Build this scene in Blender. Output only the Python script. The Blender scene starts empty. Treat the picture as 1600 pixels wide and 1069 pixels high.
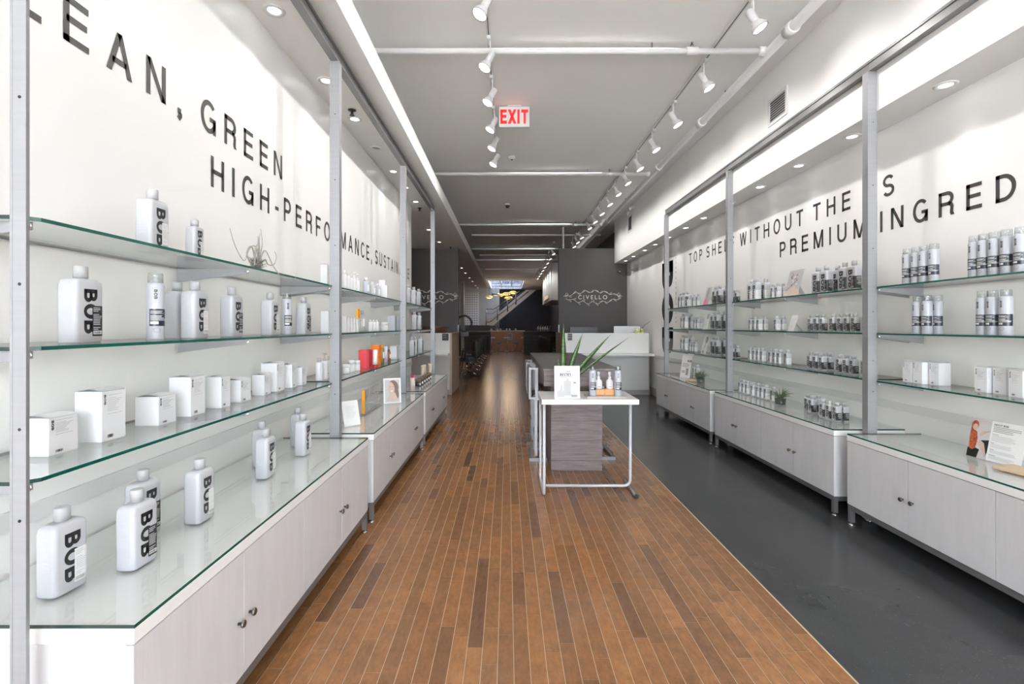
import bpy, bmesh, math, random
from mathutils import Vector, Matrix

# ------------------------------------------------------------------ camera, world, exposure
SC = bpy.context.scene
COL = SC.collection
PI = math.pi
CAM_Z = 1.40
F = 750.0                       # focal length in pixels of the 1600 x 1069 frame
cam_data = bpy.data.cameras.new('camera')
cam = bpy.data.objects.new('camera', cam_data)
COL.objects.link(cam)
cam.location = (0, 0, CAM_Z)
cam.rotation_euler = (PI / 2, 0, 0)
cam_data.sensor_width = 36.0
cam_data.lens = F / 1600 * 36.0
cam_data.shift_x = 7 / 1600
cam_data.shift_y = -25.5 / 1600
cam_data.clip_start = 0.02
cam_data.clip_end = 120
SC.camera = cam

world = bpy.data.worlds.new('daylight')
SC.world = world
world.use_nodes = True
bg = world.node_tree.nodes['Background']
bg.inputs[0].default_value = (0.86, 0.93, 1.0, 1)
bg.inputs[1].default_value = 9.5

sun_data = bpy.data.lights.new('bounce_sun', 'SUN'); sun_data.energy = 70; sun_data.angle = math.radians(1.0); sun_data.color = (1.0, .96, .9)
bounce_sun = bpy.data.objects.new('bounce_sun', sun_data); COL.objects.link(bounce_sun)      # added lamp: bounces off the street outside to brighten the shop ceiling
bounce_sun.rotation_euler = (Vector((-.75, -.36, -.60))).to_track_quat('-Z', 'Y').to_euler()

SC.view_settings.view_transform = 'Standard'
SC.view_settings.look = 'None'
SC.view_settings.exposure = 0.72
SC.view_settings.gamma = 1.0
SC.view_settings.use_curve_mapping = False
try:
    SC.cycles.max_bounces = 10
    SC.cycles.diffuse_bounces = 6
    SC.cycles.glossy_bounces = 4
    SC.cycles.transmission_bounces = 6
    SC.cycles.transparent_max_bounces = 24
    SC.cycles.caustics_reflective = False
    SC.cycles.caustics_refractive = False
    SC.cycles.sample_clamp_indirect = 6.0
    SC.cycles.use_denoising = True
except Exception:
    pass

TRACK_W = 28.5      # watts of one track head
DOWN_W = 4.0        # watts of one recessed downlight
AMBER = (1.0, 0.97, 0.93)

# ------------------------------------------------------------------ dimensions of the room (metres)
XL, XR = -1.545, 2.94          # side walls
YF, YB = -4.6, 34.0            # shop front, back wall
ZC = 3.95                      # main ceiling
SOF_L_Z, SOF_L_X = 3.30, -1.00 # soffit on the long lettered wall
SOF_R_Z, SOF_R_X = 2.93, 2.63
SEAM = 1.37                    # where the wood meets the dark floor
TOPZ = 0.638                   # glass top of the cabinets
SHELF = {1: 1.675, 2: 1.347, 3: 1.012}
PL = [1.16, 3.32, 5.47, 7.63]  # posts, first wall
PR = [1.27, 3.45, 5.63, 7.86]  # posts, second wall

# ------------------------------------------------------------------ materials
MATS = {}
def mat(name, col, rough=0.5, metal=0.0, emit=None, es=0.0, coat=0.0, spec=0.5, noise=None, bump=None, alpha=None):
    """noise = (scale xyz, amount, second colour); bump = (scale xyz, strength)"""
    if name in MATS: return MATS[name]
    m = bpy.data.materials.new(name); m.use_nodes = True
    nt = m.node_tree; b = nt.nodes['Principled BSDF']
    b.inputs['Base Color'].default_value = (*col, 1)
    b.inputs['Roughness'].default_value = rough
    b.inputs['Metallic'].default_value = metal
    b.inputs['Specular IOR Level'].default_value = spec
    b.inputs['Coat Weight'].default_value = coat
    b.inputs['Coat Roughness'].default_value = 0.12
    if emit:
        b.inputs['Emission Color'].default_value = (*emit, 1)
        b.inputs['Emission Strength'].default_value = es
    if noise or bump:
        tc = nt.nodes.new('ShaderNodeTexCoord')
    if noise:
        mp = nt.nodes.new('ShaderNodeMapping'); mp.inputs['Scale'].default_value = noise[0]
        nt.links.new(tc.outputs['Object'], mp.inputs[0])
        n = nt.nodes.new('ShaderNodeTexNoise'); n.inputs['Scale'].default_value = 1.0
        n.inputs['Detail'].default_value = 6; n.inputs['Roughness'].default_value = 0.6
        nt.links.new(mp.outputs[0], n.inputs['Vector'])
        r = nt.nodes.new('ShaderNodeValToRGB')
        r.color_ramp.elements[0].position = 0.5 - noise[1] / 2
        r.color_ramp.elements[1].position = 0.5 + noise[1] / 2
        r.color_ramp.elements[0].color = (*col, 1); r.color_ramp.elements[1].color = (*noise[2], 1)
        nt.links.new(n.outputs['Fac'], r.inputs[0])
        nt.links.new(r.outputs[0], b.inputs['Base Color'])
    if bump:
        mp2 = nt.nodes.new('ShaderNodeMapping'); mp2.inputs['Scale'].default_value = bump[0]
        nt.links.new(tc.outputs['Object'], mp2.inputs[0])
        n2 = nt.nodes.new('ShaderNodeTexNoise'); n2.inputs['Scale'].default_value = 1.0; n2.inputs['Detail'].default_value = 4
        nt.links.new(mp2.outputs[0], n2.inputs['Vector'])
        bp = nt.nodes.new('ShaderNodeBump'); bp.inputs['Strength'].default_value = bump[1]; bp.inputs['Distance'].default_value = 0.002
        nt.links.new(n2.outputs['Fac'], bp.inputs['Height'])
        nt.links.new(bp.outputs[0], b.inputs['Normal'])
    MATS[name] = m
    return m

def glass_mat(name, tint, rough=0.0, ior=1.5, gain=1.0):
    """thin clear glass: transmits straight, mirrors by Fresnel"""
    m = bpy.data.materials.new(name); m.use_nodes = True
    nt = m.node_tree; nt.nodes.clear()
    o = nt.nodes.new('ShaderNodeOutputMaterial'); mx = nt.nodes.new('ShaderNodeMixShader')
    t = nt.nodes.new('ShaderNodeBsdfTransparent'); t.inputs[0].default_value = (*tint, 1)
    g = nt.nodes.new('ShaderNodeBsdfGlossy'); g.inputs['Roughness'].default_value = rough
    lw = nt.nodes.new('ShaderNodeLayerWeight'); lw.inputs['Blend'].default_value = 0.5   # facing = 1 - |cos|
    pw = nt.nodes.new('ShaderNodeMath'); pw.operation = 'POWER'; pw.inputs[1].default_value = 5.0
    nt.links.new(lw.outputs['Facing'], pw.inputs[0])
    f = nt.nodes.new('ShaderNodeMath'); f.operation = 'MULTIPLY_ADD'; f.inputs[1].default_value = 0.95 * gain; f.inputs[2].default_value = 0.045 * gain
    nt.links.new(pw.outputs[0], f.inputs[0])
    nt.links.new(f.outputs[0], mx.inputs[0]); nt.links.new(t.outputs[0], mx.inputs[1]); nt.links.new(g.outputs[0], mx.inputs[2])
    nt.links.new(mx.outputs[0], o.inputs[0])
    MATS[name] = m
    return m

M_WALL = mat('wall_paint', (0.84, 0.83, 0.815), 0.32, spec=0.4, bump=((30, 30, 30), 0.05))
M_CEIL = mat('ceiling_paint', (0.88, 0.875, 0.865), 0.8)
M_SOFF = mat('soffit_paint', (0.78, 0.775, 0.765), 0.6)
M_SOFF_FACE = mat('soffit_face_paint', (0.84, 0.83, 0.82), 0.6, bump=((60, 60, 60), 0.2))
M_BAND = mat('grey_rail_paint', (0.68, 0.68, 0.675), 0.5)
M_BASE = mat('grey_baseboard', (0.36, 0.35, 0.345), 0.5)
M_DARK = mat('charcoal_wall_paint', (0.072, 0.066, 0.065), 0.55)
M_BACK = mat('black_brown_wall_paint', (0.035, 0.032, 0.036), 0.6)
M_STEEL = mat('brushed_aluminium', (0.30, 0.305, 0.325), 0.42, 0.4, noise=((3, 3, 60), 0.9, (0.37, 0.375, 0.39)))
M_STEEL_D = mat('grey_steel', (0.22, 0.22, 0.225), 0.4, 0.6)
M_CHROME = mat('chrome', (0.75, 0.75, 0.76), 0.12, 1.0)
M_BRUSH_D = mat('dark_nickel', (0.20, 0.19, 0.18), 0.3, 0.9)
M_CAB = mat('white_washed_wood', (0.60, 0.60, 0.62), 0.45, noise=((14, 14, 2.2), 0.6, (0.69, 0.69, 0.705)), bump=((90, 90, 5), 0.35))
M_CABTOP = mat('white_cabinet_top', (0.84, 0.85, 0.85), 0.4, noise=((6, 2, 2), 0.6, (0.86, 0.87, 0.865)))
M_GLASS = glass_mat('clear_shelf_glass', (0.955, 0.985, 0.972))
M_SKYPANE = glass_mat('dimming_skylight_glass', (0.36, 0.385, 0.44))  # grey tint added to dim the daylight coming through the skylight
M_TOPGLASS = glass_mat('cabinet_top_glass', (0.995, 0.999, 0.997))
M_CLEAR = glass_mat('clear_plastic', (0.93, 0.94, 0.945), 0.05, 1.45)
M_EDGE = mat('green_glass_edge', (0.0, 0.085, 0.062), 0.12, spec=0.7)
M_EDGE_D = mat('dark_glass_edge', (0.012, 0.035, 0.032), 0.15, spec=0.7)
M_PLASTIC = mat('white_bottle_plastic', (0.49, 0.50, 0.53), 0.33, bump=((2, 2, 240), 0.12))
M_CAP = mat('white_cap_plastic', (0.44, 0.445, 0.46), 0.35)
M_CAN = mat('white_can_lacquer', (0.48, 0.50, 0.55), 0.28)
M_CARD = mat('white_carton', (0.74, 0.745, 0.765), 0.45)
M_WHITE = mat('white_label_paper', (0.76, 0.76, 0.76), 0.5)
M_BLACK = mat('black_print', (0.02, 0.02, 0.022), 0.4)
M_LETTER = mat('charcoal_vinyl', (0.055, 0.052, 0.048), 0.45)
M_GREYPR = mat('grey_print', (0.30, 0.30, 0.31), 0.5)
M_PALEPR = mat('pale_print', (0.46, 0.46, 0.47), 0.5)
M_NAVY = mat('navy_print', (0.02, 0.022, 0.04), 0.3)
M_FIX = mat('white_fixture', (0.70, 0.70, 0.70), 0.35)
M_PIPE = mat('white_pipe_paint', (0.78, 0.775, 0.765), 0.45)
M_LAMP = mat('lamp_lens', (1, 1, 1), 0.5, emit=(1.0, 0.98, 0.94), es=6.0)
M_LAMP_OFF = mat('unlit_lens', (0.35, 0.35, 0.35), 0.3)
M_BLACKP = mat('black_plastic', (0.015, 0.015, 0.016), 0.35)
M_BLACKL = mat('black_vinyl_upholstery', (0.012, 0.011, 0.012), 0.3)
M_LAM = mat('white_laminate', (0.74, 0.74, 0.74), 0.22)
M_DESK = mat('white_desk_laminate', (0.76, 0.76, 0.755), 0.35)
M_DESKLOW = mat('pale_grey_desk_base', (0.62, 0.62, 0.61), 0.45)
M_LEGW = mat('white_powder_coat', (0.52, 0.53, 0.56), 0.3)
M_OAK = mat('light_oak', (0.50, 0.36, 0.235), 0.5, noise=((30, 3, 30), 0.7, (0.62, 0.47, 0.33)))
M_OAKT = mat('oak_edge_trim', (0.42, 0.33, 0.26), 0.5, noise=((8, 8, 2), 0.7, (0.52, 0.42, 0.33)))
M_ORWOOD = mat('orange_cherry_wood', (0.52, 0.22, 0.07), 0.4, noise=((3, 30, 30), 0.7, (0.66, 0.32, 0.11)))
M_ORCAB = mat('orange_maple_cabinet', (0.62, 0.25, 0.06), 0.4, noise=((3, 3, 12), 0.7, (0.72, 0.33, 0.10)))
M_GREYWOOD = mat('weathered_grey_wood', (0.095, 0.072, 0.070), 0.5, noise=((5.0, 5.0, 60), 0.5, (0.26, 0.215, 0.225)), bump=((6, 6, 120), 0.5))
M_TABLETOP = mat('dark_grey_wood_top', (0.10, 0.092, 0.092), 0.36, noise=((26, 2.5, 26), 0.7, (0.165, 0.155, 0.155)))
M_DKWOOD = mat('dark_espresso_boards', (0.028, 0.020, 0.019), 0.5, noise=((3, 3, 40), 0.7, (0.045, 0.034, 0.032)))
M_LEAF = mat('dark_green_leaf', (0.030, 0.10, 0.015), 0.4, noise=((30, 30, 90), 0.25, (0.15, 0.24, 0.085)))
M_LEAFD = mat('dull_green_leaf', (0.055, 0.085, 0.045), 0.6, noise=((9, 9, 9), 0.6, (0.14, 0.18, 0.10)))
M_AIR = mat('grey_dried_leaf', (0.16, 0.155, 0.13), 0.7, noise=((60, 60, 60), 0.5, (0.42, 0.41, 0.37)))
M_SOIL = mat('dark_soil', (0.02, 0.018, 0.016), 0.9, noise=((90, 90, 90), 0.5, (0.10, 0.11, 0.08)))
M_LIME = mat('lime_fruit', (0.30, 0.42, 0.05), 0.4, noise=((20, 20, 20), 0.4, (0.75, 0.75, 0.35)))
M_COPPER = mat('copper_brown_metal', (0.20, 0.10, 0.07), 0.3, 0.6)
M_RED = mat('crimson_carton', (0.50, 0.012, 0.03), 0.35)
M_PINKRED = mat('coral_red_carton', (0.72, 0.06, 0.08), 0.4)
M_ORANGE = mat('orange_carton', (0.85, 0.20, 0.02), 0.35)
M_AMBERP = mat('amber_acrylic', (0.85, 0.36, 0.02), 0.2)
M_OLIVE = mat('olive_glass_bottle', (0.26, 0.20, 0.03), 0.2)
M_LILAC = mat('pale_lilac_tube', (0.55, 0.53, 0.66), 0.35)
M_BROWN = mat('brown_bottle', (0.20, 0.09, 0.04), 0.3)
M_TAUPE = mat('taupe_bottle', (0.40, 0.36, 0.31), 0.35)
M_BLUSH = mat('blush_bottle', (0.62, 0.50, 0.46), 0.35)
M_MAGENTA = mat('magenta_cap', (0.62, 0.01, 0.12), 0.3)
M_BEIGE = mat('beige_tube', (0.60, 0.48, 0.38), 0.4)
M_SKIN = mat('photo_skin_tone', (0.50, 0.38, 0.32), 0.5)
M_PHOTOBG = mat('photo_grey_ground', (0.50, 0.47, 0.48), 0.4)
M_PHOTOWARM = mat('photo_warm_ground', (0.66, 0.55, 0.47), 0.4)
M_REDHAIR = mat('photo_copper_braid', (0.55, 0.11, 0.03), 0.4, noise=((70, 70, 70), 0.3, (0.12, 0.03, 0.02)))
M_BRHAIR = mat('photo_brown_hair', (0.17, 0.11, 0.08), 0.5)
M_PINK = mat('photo_pink', (0.85, 0.16, 0.36), 0.4)
M_EXITRED = mat('exit_red_lit', (0.8, 0.01, 0.01), 0.4, emit=(1.0, 0.03, 0.03), es=0.4)
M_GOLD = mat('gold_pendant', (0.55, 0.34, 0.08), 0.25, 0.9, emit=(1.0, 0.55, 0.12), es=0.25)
M_GOLDLIT = mat('lit_gold_inside', (0.9, 0.6, 0.2), 0.4, emit=(1.0, 0.68, 0.25), es=1.6)
M_STONE = mat('grey_white_stone', (0.68, 0.68, 0.67), 0.5)
M_SILVER = mat('silver_monitor_back', (0.62, 0.62, 0.64), 0.3, 0.4)
M_GREYDISK = mat('pale_grey_stair_paint', (0.36, 0.345, 0.32), 0.6)
M_STAIR_WALL = mat('warm_grey_wall_paint', (0.42, 0.41, 0.38), 0.6)
M_FILL = mat('pale_floor_filler', (0.50, 0.36, 0.25), 0.5)

def wood_floor_mat():
    m = bpy.data.materials.new('brown_strip_floor'); m.use_nodes = True
    nt = m.node_tree; b = nt.nodes['Principled BSDF']
    at = nt.nodes.new('ShaderNodeAttribute'); at.attribute_name = 'tone'; at.attribute_type = 'GEOMETRY'
    r = nt.nodes.new('ShaderNodeValToRGB'); e = r.color_ramp.elements
    e[0].position = 0; e[0].color = (0.135, 0.068, 0.038, 1)
    e[1].position = 1; e[1].color = (0.330, 0.155, 0.062, 1)
    k = r.color_ramp.elements.new(0.3); k.color = (0.220, 0.105, 0.046, 1)
    k = r.color_ramp.elements.new(0.75); k.color = (0.280, 0.132, 0.055, 1)
    nt.links.new(at.outputs['Fac'], r.inputs[0])
    tc = nt.nodes.new('ShaderNodeTexCoord'); mp = nt.nodes.new('ShaderNodeMapping')
    mp.inputs['Scale'].default_value = (38, 12, 1)
    nt.links.new(tc.outputs['Object'], mp.inputs[0])
    n = nt.nodes.new('ShaderNodeTexNoise'); n.inputs['Scale'].default_value = 1.3; n.inputs['Detail'].default_value = 8; n.inputs['Roughness'].default_value = 0.7
    nt.links.new(mp.outputs[0], n.inputs['Vector'])
    n3 = nt.nodes.new('ShaderNodeTexNoise'); n3.inputs['Scale'].default_value = 9; n3.inputs['Detail'].default_value = 9; n3.inputs['Roughness'].default_value = 0.8
    nt.links.new(tc.outputs['Object'], n3.inputs['Vector'])
    ad = nt.nodes.new('ShaderNodeMath'); ad.operation = 'ADD'
    nt.links.new(n.outputs['Fac'], ad.inputs[0]); nt.links.new(n3.outputs['Fac'], ad.inputs[1])
    mr = nt.nodes.new('ShaderNodeMapRange'); mr.inputs['From Min'].default_value = 0.72; mr.inputs['From Max'].default_value = 1.25
    mr.inputs['To Min'].default_value = 0.58; mr.inputs['To Max'].default_value = 1.20
    nt.links.new(ad.outputs[0], mr.inputs[0])
    mx = nt.nodes.new('ShaderNodeVectorMath'); mx.operation = 'SCALE'
    nt.links.new(r.outputs[0], mx.inputs[0]); nt.links.new(mr.outputs[0], mx.inputs['Scale'])
    nt.links.new(mx.outputs[0], b.inputs['Base Color'])
    mr2 = nt.nodes.new('ShaderNodeMapRange'); mr2.inputs['To Min'].default_value = 0.20; mr2.inputs['To Max'].default_value = 0.24
    nt.links.new(n3.outputs['Fac'], mr2.inputs[0]); nt.links.new(mr2.outputs[0], b.inputs['Roughness'])
    bp = nt.nodes.new('ShaderNodeBump'); bp.inputs['Strength'].default_value = 0.05; bp.inputs['Distance'].default_value = 0.001
    nt.links.new(n.outputs['Fac'], bp.inputs['Height'])
    b.inputs['Specular IOR Level'].default_value = 0.5
    return m
M_FLOOR = wood_floor_mat()

def dark_floor_mat():
    m = bpy.data.materials.new('dark_polished_concrete'); m.use_nodes = True
    nt = m.node_tree; b = nt.nodes['Principled BSDF']
    tc = nt.nodes.new('ShaderNodeTexCoord')
    n = nt.nodes.new('ShaderNodeTexNoise'); n.inputs['Scale'].default_value = 2.2; n.inputs['Detail'].default_value = 9; n.inputs['Roughness'].default_value = 0.7
    nt.links.new(tc.outputs['Object'], n.inputs['Vector'])
    r = nt.nodes.new('ShaderNodeValToRGB'); e = r.color_ramp.elements
    e[0].position = 0.3; e[0].color = (0.036, 0.037, 0.040, 1); e[1].position = 0.75; e[1].color = (0.052, 0.053, 0.056, 1)
    nt.links.new(n.outputs['Fac'], r.inputs[0])
    sp = nt.nodes.new('ShaderNodeTexNoise'); sp.inputs['Scale'].default_value = 180; sp.inputs['Detail'].default_value = 2
    nt.links.new(tc.outputs['Object'], sp.inputs['Vector'])
    r2 = nt.nodes.new('ShaderNodeValToRGB'); r2.color_ramp.elements[0].position = 0.68; r2.color_ramp.elements[1].position = 0.74
    nt.links.new(sp.outputs['Fac'], r2.inputs[0])
    mx = nt.nodes.new('ShaderNodeMixRGB'); mx.inputs[2].default_value = (0.17, 0.17, 0.165, 1)
    nt.links.new(r2.outputs[0], mx.inputs[0]); nt.links.new(r.outputs[0], mx.inputs[1])
    nt.links.new(mx.outputs[0], b.inputs['Base Color'])
    mr = nt.nodes.new('ShaderNodeMapRange'); mr.inputs['To Min'].default_value = 0.16; mr.inputs['To Max'].default_value = 0.30
    nt.links.new(n.outputs['Fac'], mr.inputs[0]); nt.links.new(mr.outputs[0], b.inputs['Roughness'])
    return m
M_CONC = dark_floor_mat()

# ------------------------------------------------------------------ mesh helpers
class MB:
    def __init__(s): s.v = []; s.f = []; s.mi = []; s.sm = []
    def add(s, vs, fs, mi=0, sm=False):
        k = len(s.v); s.v += [tuple(p) for p in vs]
        for f in fs: s.f.append([k + i for i in f]); s.mi.append(mi); s.sm.append(sm)
        return s
    def box(s, x0, x1, y0, y1, z0, z1, mi=0, bev=0.0):
        if bev <= 0:
            vs = [(x, y, z) for z in (z0, z1) for y in (y0, y1) for x in (x0, x1)]
            return s.add(vs, [(0, 2, 3, 1), (4, 5, 7, 6), (0, 1, 5, 4), (2, 6, 7, 3), (0, 4, 6, 2), (1, 3, 7, 5)], mi)
        bm = bmesh.new(); bmesh.ops.create_cube(bm, size=1)
        for v in bm.verts:
            v.co = Vector(((x0 + x1) / 2 + v.co.x * (x1 - x0), (y0 + y1) / 2 + v.co.y * (y1 - y0), (z0 + z1) / 2 + v.co.z * (z1 - z0)))
        bmesh.ops.bevel(bm, geom=list(bm.edges), offset=bev, segments=2, affect='EDGES')
        bm.verts.index_update()
        s.add([v.co[:] for v in bm.verts], [[v.index for v in f.verts] for f in bm.faces], mi); bm.free()
        return s
    def rings(s, rings, cap0=True, cap1=True, mi=0, sm=True, closed=True):
        n = len(rings[0]); k = len(s.v)
        for r in rings: s.v += [tuple(p) for p in r]
        for a in range(len(rings) - 1):
            for i in range(n if closed else n - 1):
                j = (i + 1) % n
                s.f.append([k + a * n + i, k + a * n + j, k + (a + 1) * n + j, k + (a + 1) * n + i]); s.mi.append(mi); s.sm.append(sm)
        if cap0: s.f.append([k + i for i in reversed(range(n))]); s.mi.append(mi); s.sm.append(False)
        if cap1: s.f.append([k + (len(rings) - 1) * n + i for i in range(n)]); s.mi.append(mi); s.sm.append(False)
        return s
    def lathe(s, prof, c=(0, 0, 0), n=16, mi=0, axis=None, cap0=True, cap1=True):
        """prof: list of (radius, height); axis: direction vector (default z)"""
        q = Vector((0, 0, 1)).rotation_difference(Vector(axis).normalized()) if axis else None
        R = []
        for r, h in prof:
            ring = []
            for i in range(n):
                a = 2 * PI * i / n; p = Vector((r * math.cos(a), r * math.sin(a), h))
                if q: p = q @ p
                ring.append((p.x + c[0], p.y + c[1], p.z + c[2]))
            R.append(ring)
        return s.rings(R, cap0, cap1, mi)
    def tube(s, pts, r, n=8, mi=0, cap=True):
        pts = [Vector(p) for p in pts]; R = []
        rr = r if isinstance(r, (list, tuple)) else [r] * len(pts)
        prev = None
        for i, p in enumerate(pts):
            if i == 0: t = pts[1] - p
            elif i == len(pts) - 1: t = p - pts[i - 1]
            else: t = (pts[i + 1] - p).normalized() + (p - pts[i - 1]).normalized()
            t.normalize()
            if prev is None:
                u = t.orthogonal().normalized()
            else:
                u = (prev - t * prev.dot(t))
                if u.length < 1e-6: u = t.orthogonal()
                u.normalize()
            prev = u; w = t.cross(u)
            R.append([p + (u * math.cos(2 * PI * k / n) + w * math.sin(2 * PI * k / n)) * rr[i] for k in range(n)])
        return s.rings(R, cap, cap, mi)
    def ball(s, c, r, n=12, m=8, mi=0, sq=(1, 1, 1)):
        R = []
        for a in range(m + 1):
            t = -PI / 2 + PI * a / m
            t = max(-PI / 2 + 0.08, min(PI / 2 - 0.08, t))
            R.append([(c[0] + r * sq[0] * math.cos(t) * math.cos(2 * PI * i / n), c[1] + r * sq[1] * math.cos(t) * math.sin(2 * PI * i / n), c[2] + r * sq[2] * math.sin(t)) for i in range(n)])
        return s.rings(R, mi=mi)
    def poly(s, pts, mi=0): return s.add(pts, [list(range(len(pts)))], mi)
    def mesh(s, name, mats):
        me = bpy.data.meshes.new(name); me.from_pydata(s.v, [], s.f)
        for m in (mats if isinstance(mats, (list, tuple)) else [mats]): me.materials.append(m)
        me.polygons.foreach_set('material_index', s.mi); me.polygons.foreach_set('use_smooth', s.sm)
        me.update(); return me
    def build(s, name, mats, parent=None, loc=None):
        return obj(name, s.mesh(name, mats), parent, loc)

def obj(name, me, parent=None, loc=None):
    o = bpy.data.objects.new(name, me); COL.objects.link(o)
    if parent: o.parent = parent
    if loc: o.location = loc
    return o

def tag(o, label=None, cat=None, group=None, kind=None):
    if label: o['label'] = label
    if cat: o['category'] = cat
    if group: o['group'] = group
    if kind: o['kind'] = kind
    return o

def thing(name, label, cat, loc=(0, 0, 0), rz=0.0, group=None):
    o = bpy.data.objects.new(name, None); COL.objects.link(o)
    o.empty_display_size = 0.05
    o.location = loc; o.rotation_euler = (0, 0, rz)
    return tag(o, label, cat, group)

def struct(name, mb, mats, parent=None, label=None):
    o = mb.build(name, mats, parent)
    if parent is None: o['kind'] = 'structure'
    if label: o['label'] = label
    return o

KIDS = {}
def remember(root, objs): KIDS[root.name] = objs; return root
def copy_thing(root, loc, rz, label, group=None, scale=None, src=None):
    """copy of a thing with copies of its parts and sub-parts (mesh data shared)"""
    r = root.copy(); COL.objects.link(r); r.location = loc; r.rotation_euler = (0, 0, rz)
    if scale: r.scale = scale
    r['label'] = label
    if group: r['group'] = group
    elif 'group' in r: del r['group']
    def rec(o, p):
        for ch in CH.get(o.name, []):
            c = ch.copy(); COL.objects.link(c); c.parent = p; rec(ch, c)
    rec(root, r)
    return r
CH = {}
def index_children(root):
    def rec(o):
        CH[o.name] = list(o.children)
        for c in o.children: rec(c)
    rec(root)

# ------------------------------------------------------------------ lettering: grotesque capitals drawn from strokes, other signs from the built-in face
GLY = {}
def arc_pts(cx, cy, rx, ry, a0, a1, n=14):
    return [(cx + rx * math.cos(math.radians(a0 + (a1 - a0) * i / n)), cy + ry * math.sin(math.radians(a0 + (a1 - a0) * i / n))) for i in range(n + 1)]
def strokes(ch, w):
    """centre lines of a capital of height 1; returns (list of paths, width)"""
    h = w / 2; m = .52; T = 1 - h
    if ch == 'H': return [[(h, 0), (h, 1)], [(.72 - h, 0), (.72 - h, 1)], [(h, m), (.72 - h, m)]], .72
    if ch == 'I': return [[(h, 0), (h, 1)]], w
    if ch == 'E': return [[(h, 0), (h, 1)], [(0, T), (.62, T)], [(h, m), (.58, m)], [(0, h), (.63, h)]], .63
    if ch == 'F': return [[(h, 0), (h, 1)], [(0, T), (.60, T)], [(h, m - .02), (.54, m - .02)]], .60
    if ch == 'L': return [[(h, 0), (h, 1)], [(0, h), (.56, h)]], .56
    if ch == 'T': return [[(.34, 0), (.34, T)], [(0, T), (.68, T)]], .68
    if ch == 'A': k = w * .55; return [[(k - .04, -.1), (.385 + .03, 1.1)], [(.77 - k + .04, -.1), (.385 - .03, 1.1)], [(.17, .30), (.60, .30)]], .77
    if ch == 'V': k = w * .55; return [[(k - .04, 1.1), (.385 + .03, -.1)], [(.77 - k + .04, 1.1), (.385 - .03, -.1)]], .77
    if ch == 'X': return [[(.02, -.1), (.70, 1.1)], [(.70, -.1), (.02, 1.1)]], .72
    if ch == 'W':
        k = w * .52; return [[(k - .02, 1.1), (.28 + .02, -.1)], [(.28 - .02, -.1), (.52 + .02, 1.1)], [(.52 - .02, 1.1), (.76 + .02, -.1)], [(.76 - .02, -.1), (1.04 - k + .02, 1.1)]], 1.04
    if ch == 'M': return [[(h, 0), (h, 1)], [(.86 - h, 0), (.86 - h, 1)], [(h * 1.1 - .03, 1.1), (.43 + .03, -.1)], [(.86 - h * 1.1 + .03, 1.1), (.43 - .03, -.1)]], .86
    if ch == 'N': return [[(h, 0), (h, 1)], [(.72 - h, 0), (.72 - h, 1)], [(h * 1.05 - .045, 1.1), (.72 - h * 1.05 + .045, -.1)]], .72
    if ch == 'B':
        r1, r2 = (T - m) / 2, (m - h) / 2
        return [[(h, 0), (h, 1)], [(0, T)] + arc_pts(.66 - h - r1 - .02, m + r1, r1, r1, 90, -90) + [(h, m)], [(h, m)] + arc_pts(.70 - h - r2, h + r2, r2, r2, 90, -90) + [(0, h)]], .70
    if ch == 'P': r = (T - .45) / 2; return [[(h, 0), (h, 1)], [(0, T)] + arc_pts(.66 - h - r, .45 + r, r, r, 90, -90) + [(h, .45)]], .66
    if ch == 'R':
        r = (T - .49) / 2
        return [[(h, 0), (h, 1)], [(0, T)] + arc_pts(.68 - h - r, .49 + r, r, r, 90, -90) + [(h, .49)], [(.44, .49)] + arc_pts(.44, .49 - .17, .17, .17, 80, 10, 6) + [(.66 - h, .12), (.72 - h, -.03)]], .70
    if ch == 'D': r = T - .5; return [[(h, 0), (h, 1)], [(0, T), (.72 - h - r * .9, T)] + arc_pts(.72 - h - r * .9, .5, r * .9, r, 90, -90) + [(0, h)]], .72
    if ch == 'O': return [arc_pts(.40, .5, .40 - h, .5 - h + .015, 90, 450, 36)], .80
    if ch == 'C': return [arc_pts(.40, .5, .40 - h, .5 - h + .015, 42, 322, 28)], .74
    if ch == 'G': return [arc_pts(.40, .5, .40 - h, .5 - h + .015, 44, 330, 28) + [(.76 - h, .30), (.76 - h, .46)], [(.44, .44), (.76, .44)], [(.76 - h, .0), (.76 - h, .46)]], .76
    if ch == 'S':
        r = .5 - h; a = arc_pts(.33, .75 - h * .5 + .005, .33 - h, .25 - h * .5 + .005, 25, 260, 16); b = arc_pts(.34, .25 + h * .5 - .005, .34 - h, .25 - h * .5 + .005, 80, -155, 16)
        return [a + b], .68
    if ch == 'U': return [[(h, 1), (h, .34)] + arc_pts(.36, .34, .36 - h, .34 - h + .01, 180, 360, 16) + [(.72 - h, 1)]], .72
    if ch == ',': return [[(h, .0), (h, w * 1.05)], [(w * .75, .03), (w * .75, -.05), (w * .2, -.17)]], w
    if ch == '-': return [[(0, .36), (.30, .36)]], .30
    return None
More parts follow.
